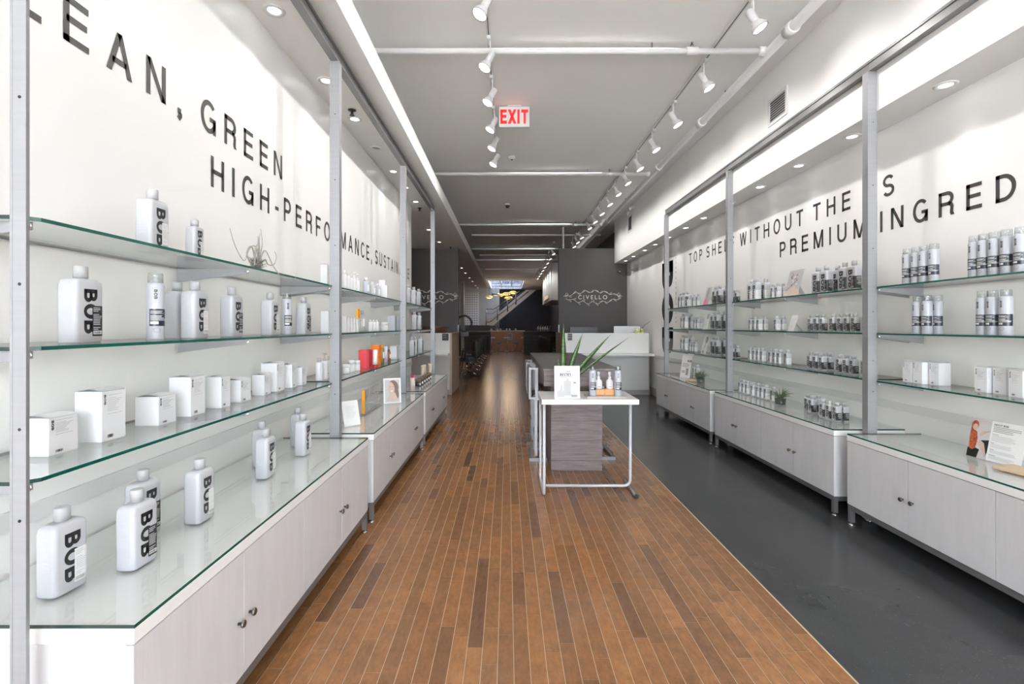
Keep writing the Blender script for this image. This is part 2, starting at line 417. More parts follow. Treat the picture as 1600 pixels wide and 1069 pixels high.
def ribbon(path, w):
    P = [Vector((x, y)) for x, y in path]; n = len(P); L, R = [], []
    closed = (P[0] - P[-1]).length < 1e-6
    for i in range(n):
        if closed and i in (0, n - 1): a, b = P[n - 2], P[1]
        else: a, b = P[max(i - 1, 0)], P[min(i + 1, n - 1)]
        d1 = (P[i] - a) if (i > 0 or closed) else (b - P[i]); d2 = (b - P[i]) if (i < n - 1 or closed) else d1
        if d1.length < 1e-9: d1 = d2
        if d2.length < 1e-9: d2 = d1
        d1.normalize(); d2.normalize(); t = (d1 + d2).normalized(); nn = Vector((-t.y, t.x)); c = max(.5, nn.dot(Vector((-d1.y, d1.x))))
        L.append(P[i] + nn * (w / 2 / c)); R.append(P[i] - nn * (w / 2 / c))
    return [[L[i], R[i], R[i + 1], L[i + 1]] for i in range(n - 1)]
def clip_y(poly, lo, hi):
    for s_, lim in ((1, lo), (-1, hi)):
        out = []
        for i in range(len(poly)):
            a, b = poly[i - 1], poly[i]; da, db = s_ * (a[1] - lim), s_ * (b[1] - lim)
            if (da >= 0) != (db >= 0): u = da / (da - db); out.append((a[0] + (b[0] - a[0]) * u, a[1] + (b[1] - a[1]) * u))
            if db >= 0: out.append((b[0], b[1]))
        poly = out
        if len(poly) < 3: return []
    return poly
def glyph(ch, weight=0.0):
    """weight < 1: built-in face; weight >= 1: stroke capitals, stroke = weight - 1"""
    key = (ch, weight)
    if key in GLY: return GLY[key]
    if weight >= 1:
        w = weight - 1; st = strokes(ch, w)
        if st:
            vs, fs = [], []
            lo, hi = (-.4, 1.0) if ch in ',' else ((-.02, 1.02) if ch in 'OCGSUB' else (0, 1))
            for p in st[0]:
                for q in ribbon(p, w if ch != 'X' else w * 1.05):
                    q = clip_y([(v.x, v.y) for v in q], lo, hi)
                    if q: fs.append(list(range(len(vs), len(vs) + len(q)))); vs += q
            GLY[key] = (vs, fs, st[1]); return GLY[key]
    cu = bpy.data.curves.new('t', 'FONT'); cu.body = ch; cu.size = 1.0; cu.offset = weight if weight < 1 else .01; cu.resolution_u = 4
    o = bpy.data.objects.new('t', cu); COL.objects.link(o)
    dg = bpy.context.evaluated_depsgraph_get()
    me = o.evaluated_get(dg).to_mesh()
    vs = [(v.co.x, v.co.y) for v in me.vertices]; fs = [list(p.vertices) for p in me.polygons]
    o.evaluated_get(dg).to_mesh_clear()
    bpy.data.objects.remove(o); bpy.data.curves.remove(cu)
    x0 = min(v[0] for v in vs); x1 = max(v[0] for v in vs)
    GLY[key] = ([(x - x0, y) for x, y in vs], fs, x1 - x0)
    return GLY[key]
def cap_h(weight):
    if weight >= 1: return 0.0, 1.0
    vs = glyph('H', weight)[0]
    return min(v[1] for v in vs), max(v[1] for v in vs)

def letters(text, height, gap, weight=0.0, xs=1.0, space=None):
    """[(char, x offset, verts2d, faces)], total width; gap between letters in units of height"""
    b, t = cap_h(weight); k = height / (t - b); x = 0; out = []
    for ch in text:
        if ch == ' ': x += (space if space is not None else 0.42) * height; continue
        vs, fs, w = glyph(ch, weight)
        out.append((ch, x, [(px * k * xs, (py - b) * k) for px, py in vs], fs))
        x += w * k * xs + gap * height
    return out, x - gap * height

def text_mb(text, height, gap, origin, right, up, mb=None, mi=0, weight=0.0, xs=1.0, space=None):
    mb = mb or MB(); o = Vector(origin); r = Vector(right); u = Vector(up)
    L, w = letters(text, height, gap, weight, xs, space)
    for ch, x, vs, fs in L:
        mb.add([o + r * (x + px) + u * py for px, py in vs], fs, mi)
    return mb, w

# ------------------------------------------------------------------ the room
def build_room():
    T = 0.2
    # sub floor (pale filler shows in the joints), planks on it
    fl = struct('floor', MB().box(-3.4, SEAM, YF, YB, -0.12, -0.0012), M_FILL)
    random.seed(11)
    pw = 0.0672; planks = []
    x = SEAM; row = 0
    while x > -3.2:
        xa = x - pw
        y = YF - random.random() * 0.4
        y_end = YB
        if xa < XL - 0.05: y = 7.72
        while y < y_end:
            L = random.choice((0.24, 0.32, 0.40, 0.46, 0.55, 0.62, 0.80))
            if y > 16: L *= 1.6
            planks.append((xa, x, max(y, YF), min(y + L, y_end)))
            y += L
        x = xa; row += 1
    def tone():
        t = random.random()
        return 0.05 + 0.2 * random.random() if t < 0.13 else 0.35 + 0.65 * random.random() ** 1.2
    def score(p):
        xa, xb, ya, yb = p; y = max(ya, 1.9)
        if yb < 1.95: return 1e9
        px = 793 + 750 * (xa + xb) / 2 / ((y + yb) / 2)
        if px < -10 or px > 1600 or xb < -1.02: return 1e8 + y
        if y > 3.9 and yb < 8 and xa > 0.25 : return 5 + y
        return (y + yb) / 2
    planks.sort(key=score)
    g = 0.0015
    def pl(mb, p, far=False):
        xa, xb, ya, yb = p
        gg = g if not far else 0.0006
        mb.add([(xa + gg, ya + gg, 0), (xb - gg, ya + gg, 0), (xb - gg, yb - gg, 0), (xa + gg, yb - gg, 0),
                (xa + gg, ya + gg, -.004), (xb - gg, ya + gg, -.004), (xb - gg, yb - gg, -.004), (xa + gg, yb - gg, -.004)],
               [(0, 1, 2, 3), (0, 4, 5, 1), (1, 5, 6, 2), (2, 6, 7, 3), (3, 7, 4, 0)])
    def set_tone(me, vals):
        a = me.attributes.new('tone', 'FLOAT', 'FACE')
        a.data.foreach_set('value', vals)
    for p in planks[:300]:
        mb = MB(); pl(mb, p); me = mb.mesh('plank', M_FLOOR); t = tone(); set_tone(me, [t] * 5)
        obj('plank', me, fl)
    mb = MB(); vals = []
    for p in planks[300:]:
        pl(mb, p, p[2] > 9); t = tone()
        if p[2] > 7: t = 0.35 + (t - 0.35) * 0.5
        vals += [t] * 5
    me = mb.mesh('far_planks', M_FLOOR); set_tone(me, vals); o = obj('far_planks', me, fl); o['kind'] = 'stuff'
    # dark floor
    struct('floor_dark', MB().box(SEAM, 3.2, YF, YB, -0.12, 0.0), M_CONC)
    struct('trim_seam', MB().box(SEAM - 0.004, SEAM + 0.004, YF, YB, -0.05, 0.0012), M_OAK)
    # walls
    struct('wall_left', MB().box(XL - T, XL, YF, 7.72, 0, ZC), M_WALL)
    struct('wall_left_rear', MB().box(-3.4, -3.2, 7.72, YB, 0, ZC), M_STAIR_WALL)
    struct('wall_left_return', MB().box(-3.2, XL - T - 0.001, 7.6, 7.72, 0, ZC), M_WALL)
    struct('wall_right', MB().box(XR, XR + T, YF, YB, 0, ZC), M_WALL)
    struct('wall_right_rear', MB().box(XR - .03, XR - .0006, 12.01, YB - .001, 0, ZC - .001), M_BACK)
    struct('trim_1', MB().box(XL + 0.0005, XL + 0.012, YF, 7.72, 0.765, 0.825), M_BAND)
    struct('trim_2', MB().box(XR - 0.012, XR - 0.0005, YF, 11.8, 0.765, 0.825), M_BAND)
    struct('baseboard_left', MB().box(XL + 0.0005, XL + 0.014, YF, 7.72, 0.0, 0.15), M_BASE)
    struct('baseboard_right', MB().box(XR - 0.014, XR - 0.0005, YF, 11.8, 0.0, 0.15), M_BASE)
    # ceiling with the skylight shaft
    sx0, sx1, sy0, sy1 = -1.1, 0.95, 27.2, 33.2
    mb = MB(); zt = ZC + 0.2
    mb.box(-3.4, 3.2, YF, sy0, ZC, zt).box(-3.4, 3.2, sy1, YB, ZC, zt).box(-3.4, sx0, sy0, sy1, ZC, zt).box(sx1, 3.2, sy0, sy1, ZC, zt)
    ce = struct('ceiling', mb, M_CEIL)
    w = MB().box(sx0, sx0 + .04, sy0, sy1, zt - .05, zt).box(sx1 - .04, sx1, sy0, sy1, zt - .05, zt).box(sx0, sx1, sy0, sy0 + .04, zt - .05, zt).box(sx0, sx1, sy1 - .04, sy1, zt - .05, zt)
    for k in (1, 2): xx = sx0 + (sx1 - sx0) * k / 3; w.box(xx - .02, xx + .02, sy0, sy1, zt - .05, zt)
    win = struct('window_1', w, M_STAIR_WALL)
    MB().box(sx0, sx1, sy0, sy1, zt - .03, zt - .02).build('pane', M_SKYPANE, win)
    # shallow ribs across the far ceiling
    for y in (13.4, 17.2, 21.5, 25.6):
        struct('beam', MB().box(SOF_L_X if y < 25 else -3.2, 2.6, y, y + 0.12, ZC - 0.035, ZC - 0.0005), M_CEIL)
    # soffits
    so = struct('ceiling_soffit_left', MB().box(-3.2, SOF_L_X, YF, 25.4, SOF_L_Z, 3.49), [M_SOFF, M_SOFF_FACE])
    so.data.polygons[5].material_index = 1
    so = struct('ceiling_soffit_right', MB().box(SOF_R_X, XR - 0.0005, YF, 11.8, SOF_R_Z, ZC - 0.0005), [M_SOFF, M_WALL])
    so.data.polygons[4].material_index = 1
    # charcoal partitions with the salon sign, steel corner guards
    struct('wall_partition_right', MB().box(1.26, XR - 0.0005, 11.8, 12.0, 0, 3.30), M_DARK)
    struct('wall_partition_left', MB().box(-3.2, -1.21, 11.8, 12.0, 0, SOF_L_Z - 0.0005), M_DARK)
    struct('trim_3', MB().box(1.245, 1.275, 11.785, 11.83, 0, 1.42), M_STEEL)
    struct('trim_4', MB().box(-1.225, -1.195, 11.785, 11.83, 0, 1.42), M_STEEL)
    # back wall, stair hall behind
    struct('wall_back', MB().box(-3.4, 3.2, YB, YB + 0.2, 0, ZC + 0.2), M_BACK)
    # pilaster of the rear left wall
    struct('pillar', MB().box(-1.98, -1.86, 20.4, 20.9, 0, SOF_L_Z - .001), M_STAIR_WALL)
    # shop front behind the camera: frame of a full-height window
    mb = MB()
    mb.box(XL - T, XL + .05, YF - .15, YF, 0, ZC).box(XR - .05, XR + T, YF - .15, YF, 0, ZC).box(XL, XR, YF - .15, YF, 3.55, ZC + .2).box(XL, XR, YF - .15, YF, 0, 0.12)
    for x in (-0.1, 1.4): mb.box(x - .03, x + .03, YF - .1, YF - .04, 0.12, 3.55)
    struct('window_2', mb, M_STEEL)
    struct('ground', MB().box(-16, 18, -22, YF - 0.15, -0.2, -0.02), M_STONE)
build_room()

# daylight enters through the open shop front and the skylight
def portal(name, loc, rot, sx, sy):
    L = bpy.data.lights.new(name, 'AREA'); L.shape = 'RECTANGLE'; L.size = sx; L.size_y = sy
    L.cycles.is_portal = True
    o = bpy.data.objects.new(name, L); COL.objects.link(o); o.location = loc; o.rotation_euler = rot
    return o
portal('daylight_portal', ((XL + XR) / 2, YF - 0.05, 1.83), (PI / 2, 0, PI), 4.4, 3.4)
def spot(parent, loc, target, watts, angle, blend=0.6, size=0.04, col=AMBER):
    L = bpy.data.lights.new('lamp_light', 'SPOT'); L.energy = watts; L.spot_size = angle; L.spot_blend = blend
    L.shadow_soft_size = size; L.color = col
    o = bpy.data.objects.new('lamp_light', L); COL.objects.link(o)
    o.location = loc
    o.rotation_euler = (Vector(target) - Vector(loc)).to_track_quat('-Z', 'Y').to_euler()
    if parent: o.parent = parent
    return o

# ------------------------------------------------------------------ wall lettering
def wall_text(name, label, text, side, z, y_anchor, i_anchor, y_anchor2, i_anchor2, h=0.163, weight=1.148, xs=1.0, space=0.42):
    """letters on a side wall; solves the gap so that two anchor letters land where they stand"""
    def lay(gap): return letters(text, h, gap, weight, xs, space)[0]
    a, b = lay(0.0), lay(0.1)
    d0 = a[i_anchor2][1] - a[i_anchor][1]; d1 = b[i_anchor2][1] - b[i_anchor][1]
    gap = 0.1 * (abs(y_anchor2 - y_anchor) - d0) / (d1 - d0)
    L = lay(gap); s = 1 if side == 'L' else -1
    x = XL + 0.002 if side == 'L' else XR - 0.002
    y0 = y_anchor - s * L[i_anchor][1]
    t = thing(name, label, 'lettering', (x, y0, z))
    for ch, off, vs, fs in L:
        mb = MB(); n = len(vs)
        P0 = [(0, s * px, py) for px, py in vs]
        mb.add(P0, fs)
        mb.build('letter', M_LETTER, t, (0.0, s * off, 0))
    return t
# indices skip blanks
wall_text('wall_lettering', 'charcoal words CLEAN, GREEN high on white wall above glass shelves', 'CLEAN, GREEN', 'L', 2.398, 1.667, 2, 3.170, 10)
wall_text('wall_lettering', 'charcoal words HIGH-PERFORMANCE, SUSTAINABLE on white wall above shelves', 'HIGH-PERFORMANCE, SUSTAINABLE', 'L', 2.125, 2.497, 0, 5.60, 17)
wall_text('wall_lettering', 'charcoal words TOP SHELF WITHOUT THE BS under the soffit', 'TOP SHELF WITHOUT THE BS', 'R', 2.40, 7.767, 0, 6.07, 8)
wall_text('wall_lettering', 'charcoal words PREMIUM INGREDIENTS on white wall above shelves', 'PREMIUM INGREDIENTS', 'R', 2.135, 5.18, 0, 3.272, 10)

def big_logo():
    t = thing('wall_logo', 'giant black BOB logo reading downward on white wall beside end post', 'logo', (XR - 0.002, 8.52, 2.57))
    L, w = letters('BOB', 1.0, 0.07, 1.28, 1.0)
    k = 1.71 / w
    for ch, off, vs, fs in L:
        # reading downward: text runs along -z, letter tops point to the viewer's right (-y)
        MB().add([(0, -(py * 0.60) + 0.60 - 0.0, -(off + px) * k) for px, py in vs], fs).build('letter', M_BLACK, t)
    t2 = thing('wall_tagline', 'thin grey vertical tagline beside the giant BOB logo', 'lettering', (XR - 0.002, 8.40, 2.60))
    text_mb('SAVE THE BOTTLES', 0.05, 0.9, (0, 0, 0), (0, 0, -1), (0, -1, 0), weight=0.0)[0].build('letter', M_GREYPR, t2)
big_logo()

# ------------------------------------------------------------------ shelving: posts, beams, glass shelves, brackets, cabinets
WALLNAME = {'L': 'CLEAN wall', 'R': 'PREMIUM wall'}
ORD = ['first', 'second', 'third', 'fourth', 'fifth', 'sixth', 'seventh', 'eighth', 'ninth', 'tenth', 'eleventh', 'twelfth', 'thirteenth', 'fourteenth', 'fifteenth', 'sixteenth', 'seventeenth', 'eighteenth', 'nineteenth', 'twentieth']

def shelving():
    # one post prototype
    def post(x, y, label):
        t = thing('shelf_post', label, 'post', (x, y, 0), 0, 'aluminium shelf posts')
        if y < 1.3: t.scale = (1, .4, 1); t.location.x += .0095
        w = 0.029 if y > 1.3 else .0155
        mb = MB().box(-w, w, -w, w, 0.012, 3.215)
        mb.box(-w - .004, -w + .002, -w - .002, -w + .006, 0.012, 3.215).box(w - .002, w + .004, -w - .002, -w + .006, 0.012, 3.215)
        mb.build('upright', M_STEEL, t)
        MB().lathe([(0.03, 0), (0.03, 0.006), (0.012, 0.012)], n=12).build('foot', M_CHROME, t)
        sc = MB()
        for z in (0.93, 1.15, 1.50, 1.95, 2.40, 2.85): sc.lathe([(0.004, 0), (0.004, 0.0015)], c=(0.004, -w - 0.0015, z), n=8, axis=(0, -1, 0))
        sc.build('screws', M_BLACKP, t)['kind'] = 'stuff'
        return t
    def beam(x, y0, y1, label):
        t = thing('shelf_beam', label, 'beam', (x, y0, 3.215), 0, 'aluminium beams over the posts')
        L = y1 - y0; mb = MB().box(-.026, .026, 0, L, 0, 0.066).box(-.033, .033, 0, L, 0.052, 0.07)
        mb.build('rail', M_STEEL_D, t)
        MB().box(-.026, .026, 0.05, 0.09, 0.0701, 0.0702 + 0.001).build('bracket', M_STEEL, t)
        return t
    for side, X, P in (('L', -1.186, PL), ('R', 2.60, PR)):
        for i, y in enumerate(P):
            if side == 'R' and i == 0: continue
            k = i + 1
            post(X, y, f'aluminium post, {ORD[i]} from the shop front, {WALLNAME[side]}')
        for i in range(3):
            beam(X, P[i] - 0.026 if i else P[i] - 0.026, P[i + 1] - 0.028, f'grey aluminium beam over bay {["one","two","three"][i]} of {WALLNAME[side]}')
    # shelves
    def shelf(side, bay, lvl):
        P = PL if side == 'L' else PR
        y0, y1 = P[bay] + 0.03, P[bay + 1] - 0.03
        xf, xw = (-1.19, XL + 0.006) if side == 'L' else (2.603, XR - 0.006)
        z = SHELF[lvl]; s = 1 if side == 'L' else -1   # +1: front faces +x
        ch = 0.035; th = 0.010
        lab = {1: 'top', 2: 'middle', 3: 'lowest'}[lvl]
        t = thing('glass_shelf', f'{lab} glass shelf with green edge, {ORD[bay]} bay of {WALLNAME[side]}', 'shelf', (0, 0, 0), 0, 'glass wall shelves')
        pts = [(xw, y0), (xf - s * ch, y0), (xf, y0 + ch), (xf, y1 - ch), (xf - s * ch, y1), (xw, y1)]
        n = len(pts); mb = MB()
        vs = [(x, y, z - th) for x, y in pts] + [(x, y, z) for x, y in pts]
        top = list(range(n, 2 * n)); bot = list(reversed(range(n)))
        if s < 0: top.reverse(); bot.reverse()
        mb.add(vs, [top, bot], 0)
        for i in range(n):
            j = (i + 1) % n
            f = [i, j, n + j, n + i]
            if s < 0: f.reverse()
            mb.f.append(f); mb.mi.append(1 if i in (1, 2, 3) else 2); mb.sm.append(False)
        g = mb.build('pane', [M_GLASS, M_EDGE, M_EDGE_D], t)
        # steel brackets: two at the ends by the posts, one halfway, tapering to the front
        for yc in (y0 + 0.03, (y0 + y1) / 2, y1 - 0.03):
            xt = xf - s * 0.02
            zz = z - th - 0.0008
            pr = [(xw, zz), (xt, zz), (xt, zz - 0.020), (xw, zz - 0.062)]
            b = MB().add([(x, yc - .004, q) for x, q in pr] + [(x, yc + .004, q) for x, q in pr],
                         [(0, 1, 2, 3), (7, 6, 5, 4), (0, 4, 5, 1), (1, 5, 6, 2), (2, 6, 7, 3), (3, 7, 4, 0)])
            br = b.build('bracket', M_STEEL, t)
            MB().lathe([(0.006, -0.002), (0.009, 0.001), (0.009, 0.004), (0.004, 0.006)], c=(xt, yc - .005, zz - 0.012), n=10, axis=(0, -1, 0)).build('clip', M_CHROME, br)
    for side in 'LR':
        for bay in range(3):
            for lvl in (1, 2, 3): shelf(side, bay, lvl)
    # cabinets
    def cabinet(side, i, y0, y1):
        xf, xw = (-0.95, XL + 0.016) if side == 'L' else (2.40, XR - 0.016)
        s = 1 if side == 'L' else -1
        t = thing('display_cabinet', f'white wood cabinet with glass top, {ORD[i]} from shop front, {WALLNAME[side]}', 'cabinet', ((xf + xw) / 2, (y0 + y1) / 2, 0), 0, 'display cabinets')
        ox, oy = (xf + xw) / 2, (y0 + y1) / 2
        def bx(mb, a, b, ya, yb, za, zb, bev=0.0):
            return mb.box(min(a, b) - ox, max(a, b) - ox, ya - oy, yb - oy, za, zb, bev=bev)
        bx(MB(), xf - s * 0.022, xw, y0 + .004, y1 - .004, 0.142, 0.586).build('carcass', M_CAB, t)
        bx(MB(), xf, xw, y0, y1, 0.588, 0.628, 0.0015).build('top_board', M_CABTOP, t)
        gl = MB(); bx(gl, xf, xw, y0 + .002, y1 - .002, 0.6285, 0.638)
        g = gl.build('glass_top', [M_TOPGLASS, M_EDGE, M_EDGE_D, ], t)
        g.data.polygons[5].material_index = 1 if s > 0 else 0
        g.data.polygons[4].material_index = 0 if s > 0 else 1
        g.data.polygons[2].material_index = 2; g.data.polygons[3].material_index = 2
        L = (y1 - y0) / 4
        for k in range(4):
            a, b = y0 + k * L + .0015, y0 + (k + 1) * L - .0015
            d = bx(MB(), xf - s * 0.002, xf - s * 0.021, a, b, 0.144, 0.584, 0.001).build('door', M_CAB, t)
            yk = (b - 0.035) if k % 2 == 0 else (a + 0.035)
            MB().lathe([(0.005, 0), (0.005, 0.012), (0.012, 0.014), (0.014, 0.020), (0.011, 0.024)], c=(xf - s * 0.002 - ox, yk - oy, 0.345), n=14, axis=(s, 0, 0)).build('knob', [M_BRUSH_D], d)
        fr = MB(); e = 0.03
        bx(fr, xf - s * .004, xf - s * (.004 + e), y0 + .004, y1 - .004, 0.108, 0.141)
        bx(fr, xw, xw + s * e, y0 + .004, y1 - .004, 0.108, 0.141)
        bx(fr, xf - s * .034, xw + s * e, y0 + .004, y0 + .034, 0.108, 0.141); bx(fr, xf - s * .034, xw + s * e, y1 - .034, y1 - .004, 0.108, 0.141)
        fr.build('base_frame', M_STEEL_D, t)
        for yy in (y0 + .004, y1 - .034):
            for xx in (xf - s * .004, xw + s * e):
                l = bx(MB(), xx, xx - s * e, yy, yy + .03, 0.02, 0.108).build('leg', M_STEEL_D, t)
                MB().lathe([(0.02, 0), (0.02, 0.006), (0.006, 0.009), (0.006, 0.02)], c=(xx - s * e / 2 - ox, yy + .015 - oy, 0), n=10).build('foot', M_CHROME, l)
        return t
    for i, (a, b) in enumerate(((1.22, 3.275), (3.405, 5.44), (5.55, 7.59))): cabinet('L', i, a, b)
    for i, (a, b) in enumerate(((1.33, 3.395), (3.53, 5.565), (5.69, 7.75))): cabinet('R', i, a, b)
shelving()

# ------------------------------------------------------------------ products
def rrect(w, d, r, n=4):
    """rounded rectangle outline, x = depth (+x is the front), y = width; starts at the middle of the front, runs to +y"""
    r = min(r, w / 2 - 1e-4, d / 2 - 1e-4); pts = [(d / 2, 0.0)]
    for cx, cy, a0 in ((d / 2 - r, w / 2 - r, 0), (-d / 2 + r, w / 2 - r, 90), (-d / 2 + r, -w / 2 + r, 180), (d / 2 - r, -w / 2 + r, 270)):
        for k in range(n + 1):
            a = math.radians(a0 + 90 * k / n); pts.append((cx + r * math.cos(a), cy + r * math.sin(a)))
        if a0 == 90: pass
    return pts

PROTO = {}
def lines_mb(x, y0, y1, z0, z1, n, t, seed, axis='x', mb=None, mi=0):
    """rows of fine print on a plane facing +x (or +y)"""
    rnd = random.Random(seed); mb = mb or MB()
    for k in range(n):
        if rnd.random() < 0.15: continue
        z = z1 - (z1 - z0) * (k + .5) / n; e = y0 + (y1 - y0) * (0.55 + 0.45 * rnd.random())
        if axis == 'x': mb.add([(x, y0, z - t / 2), (x, e, z - t / 2), (x, e, z + t / 2), (x, y0, z + t / 2)], [(0, 1, 2, 3)], mi)
        else: mb.add([(y0, x, z - t / 2), (e, x, z - t / 2), (e, x, z + t / 2), (y0, x, z + t / 2)], [(3, 2, 1, 0)], mi)
    return mb
def barcode_mb(x, y0, y1, z0, z1, seed, mb=None, mi=0):
    rnd = random.Random(seed); mb = mb or MB(); y = y0
    while y < y1:
        w = (y1 - y0) * rnd.choice((0.04, 0.07, 0.1))
        mb.add([(x, y, z0), (x, min(y + w, y1), z0), (x, min(y + w, y1), z1), (x, y, z1)], [(0, 1, 2, 3)], mi)
        y += w + (y1 - y0) * rnd.choice((0.04, 0.06))
    return mb

def make_bottle(key, W, D, H, cap_r, cap_h, dark, name='bottle', r=0.012, shoulder=0.018, detail=True):
    t = thing(name, 'x', 'bottle')
    mb = MB(); lv = [(0.0, 0.004), (0.004, 0.0), (H - shoulder, 0.0), (H - shoulder * 0.45, 0.0025), (H - shoulder * 0.12, 0.009), (H, 0.018)]
    R = []
    for z, ins in lv:
        ins = min(ins, D * 0.35)
        R.append([(x, y, z) for x, y in rrect(W - 2 * ins, D - 2 * ins * .8, max(r - ins * .3, .004))])
    mb.rings(R); mb.build('body', M_PLASTIC, t)
    cp = MB()
    n = 20; rr = []
    cp.lathe([(cap_r * .8, H - .001), (cap_r * .8, H + .003)], n=n)
    cp.lathe([(cap_r, H + .003), (cap_r, H + cap_h - .002), (cap_r - .002, H + cap_h)], n=n)
    cp.build('cap', M_CAP, t)
    # BOB, reading downward
    xs = D / 2 + 0.0006
    L, w = letters('BOB', 1.0, 0.09, 1.22, 1.0)
    tall = H * 0.70; k = tall / w; ch = W * 0.46
    ztop = H - shoulder - H * 0.05; y0 = -W * 0.22
    lg = MB()
    for c, off, vs, fs in L:
        lg.add([(xs, y0 + py * ch, ztop - (off + px) * k) for px, py in vs], fs)
    # letters grow to +y, stems on the +y side when read downward: mirror so stems are up
    lg.build('logo', M_BLACK, t)
    # label wrapping the far edge and the side
    lz0, lz1 = H * 0.10, H * 0.58
    out = rrect(W + .0014, D + .0014, r + .0007)
    seg = [(D / 2 + .0010, W * 0.06)] + out[1:6] + [(out[6][0] if out[6][0] > -D / 2 + r else -D / 2 + r, W / 2 + .0007)]
    lb = MB(); lb.rings([[(x, y, lz0) for x, y in seg], [(x, y, lz1) for x, y in seg]], False, False, closed=False, sm=False)
    la = lb.build('label', M_BLACK if dark else M_WHITE, t)
    ink = M_WHITE if dark else M_GREYPR
    fp = MB(); yy0, yy1 = W * 0.09, W / 2 - r * .8
    lines_mb(D / 2 + .0017, yy0, yy1, lz0 + .2 * (lz1 - lz0), lz1 - .004, 14 if detail else 9, .0016 if dark else .0009, 3, mb=fp)
    lines_mb(W / 2 + .0015, -D * .25, D * .28, lz0 + .22 * (lz1 - lz0), lz1 - .006, 16 if detail else 10, .0016 if dark else .0009, 5, 'y', mb=fp)
    if dark:
        fp.add([(D / 2 + .0017, yy0, lz0 + .03 * H), (D / 2 + .0017, yy1, lz0 + .03 * H), (D / 2 + .0017, yy1, lz0 + .085 * H), (D / 2 + .0017, yy0, lz0 + .085 * H)], [(0, 1, 2, 3)])
    else:
        barcode_mb(D / 2 + .0017, yy0, yy1, lz0 + .02 * H, lz0 + .07 * H, 9, mb=fp)
    fp.build('fine_print', ink, la)
    if dark:
        barcode_mb(D / 2 + .0021, yy0 + .002, yy1 - .002, lz0 + .04 * H, lz0 + .075 * H, 9).build('barcode', M_BLACK, la)
    if detail:   # raised lettering on the near side
        em = MB()
        for kx in range(9): em.box(-D * .2, D * .2, -W / 2 - .0004, -W / 2 + .0004, H * .35 + kx * H * .055, H * .35 + kx * H * .055 + .0022)
        em.build('embossed_marks', M_PLASTIC, t)
    index_children(t); PROTO[key] = [t, False]

def make_can(key, R_, H, dark=True, name='spray_can'):
    t = thing(name, 'x', 'can')
    MB().lathe([(R_ * .93, 0), (R_, .004), (R_, H - .012), (R_ * .9, H - .002), (R_ * .82, H)], n=28).build('body', M_CAN, t)
    MB().lathe([(R_ * .35, 0), (R_ * .35, .012), (R_ * .22, .014), (R_ * .22, .022)], c=(0, 0, H), n=12).build('nozzle', M_FIX, t)
    MB().lathe([(R_ * .86, 0), (R_ * .86, .032), (R_ * .8, .038), (R_ * .78, .038), (R_ * .82, .031), (R_ * .82, 0)], c=(0, 0, H), n=24).build('cap', M_CLEAR, t)
    lb = MB(); n = 18; a0, a1 = math.radians(-42), math.radians(105); q = R_ + .0006
    def arc(z, a0=a0, a1=a1, q=q, n=n): return [(q * math.cos(a0 + (a1 - a0) * i / n), q * math.sin(a0 + (a1 - a0) * i / n), z) for i in range(n + 1)]
    lb.rings([arc(H * .24), arc(H * .54)], False, False, closed=False)
    la = lb.build('label', M_NAVY, t)
    fp = MB()
    rnd = random.Random(4)
    for k in range(9):
        if k in (3,): continue
        z = H * (.50 - .02 * k); e = a0 + .2 + (a1 - a0 - .4) * (.5 + .5 * rnd.random())
        fp.rings([arc(z, a0 + .12, e, q + .0006, 6), arc(z + .0018, a0 + .12, e, q + .0006, 6)], False, False, closed=False)
    fp.rings([arc(H * .275, a0 + .12, a0 + 1.0, q + .0006, 6), arc(H * .32, a0 + .12, a0 + 1.0, q + .0006, 6)], False, False, closed=False)
    fp.build('fine_print', M_WHITE, la)
    # small vertical BOB near the top edge of the front
    lg = MB(); L, w = letters('BOB', 1.0, 0.09, 1.22, 1.0); k = H * .17 / w; chh = .011
    for c, off, vs, fs in L:
        lg.add([(q * math.cos((py * chh - .006) / q), q * math.sin((py * chh - .006) / q), H * .88 - (off + px) * k) for px, py in vs], fs)
    lg.build('logo', M_BLACK, t)
    mk = MB()   # hazard mark: outlined oval with a stroke
    for i in range(20):
        a, b = 2 * PI * i / 20, 2 * PI * (i + 1) / 20
        def P(a, ro): th = ro * .4 * math.cos(a); return (q * math.cos(th + .1), q * math.sin(th + .1), H * .17 + ro * .010 * math.sin(a))
        mk.add([P(a, 1), P(b, 1), P(b, .8), P(a, .8)], [(0, 1, 2, 3)])
    mk.build('hazard_mark', M_GREYPR, t)
    index_children(t); PROTO[key] = [t, False]

def make_carton(key, W, D, H, logo=True):
    t = thing('carton', 'x', 'box')
    bm = MB().box(-D / 2, D / 2, -W / 2, W / 2, 0, H, bev=.0012); bm.build('box_body', M_CARD, t)
    # slightly bowed lid flap
    fl = MB(); n = 8; R = []
    for i in range(n + 1):
        x = -D / 2 + D * i / n; z = H + .0012 + .006 * math.sin(PI * i / n)
        R.append([(x, -W / 2, z), (x, W / 2, z)])
    fl.rings(R, False, False, closed=False, sm=True); fl.build('lid_flap', M_CARD, t)
    x = D / 2 + .0005; pr = MB(); L, w = letters('BOB', 1.0, 0.09, 1.22, 1.0); k = min(.034, H * .26) / w
    yl = -W / 2 + W * .09; ch = W * .085
    for c, off, vs, fs in L: pr.add([(x, yl + py * ch, H * .93 - (off + px) * k) for px, py in vs], fs)
    pr.build('logo', M_BLACK, t)
    fp = MB(); lines_mb(x, yl + ch * 1.6, W * .33, H * .52, H * .93, 13, .0009, 8, mb=fp); fp.build('fine_print', M_GREYPR, t)
    barcode_mb(x, yl + ch * 1.6, yl + ch * 1.6 + W * .24, H * .06, H * .125, 2).build('barcode', M_BLACK, t)
    index_children(t); PROTO[key] = [t, False]

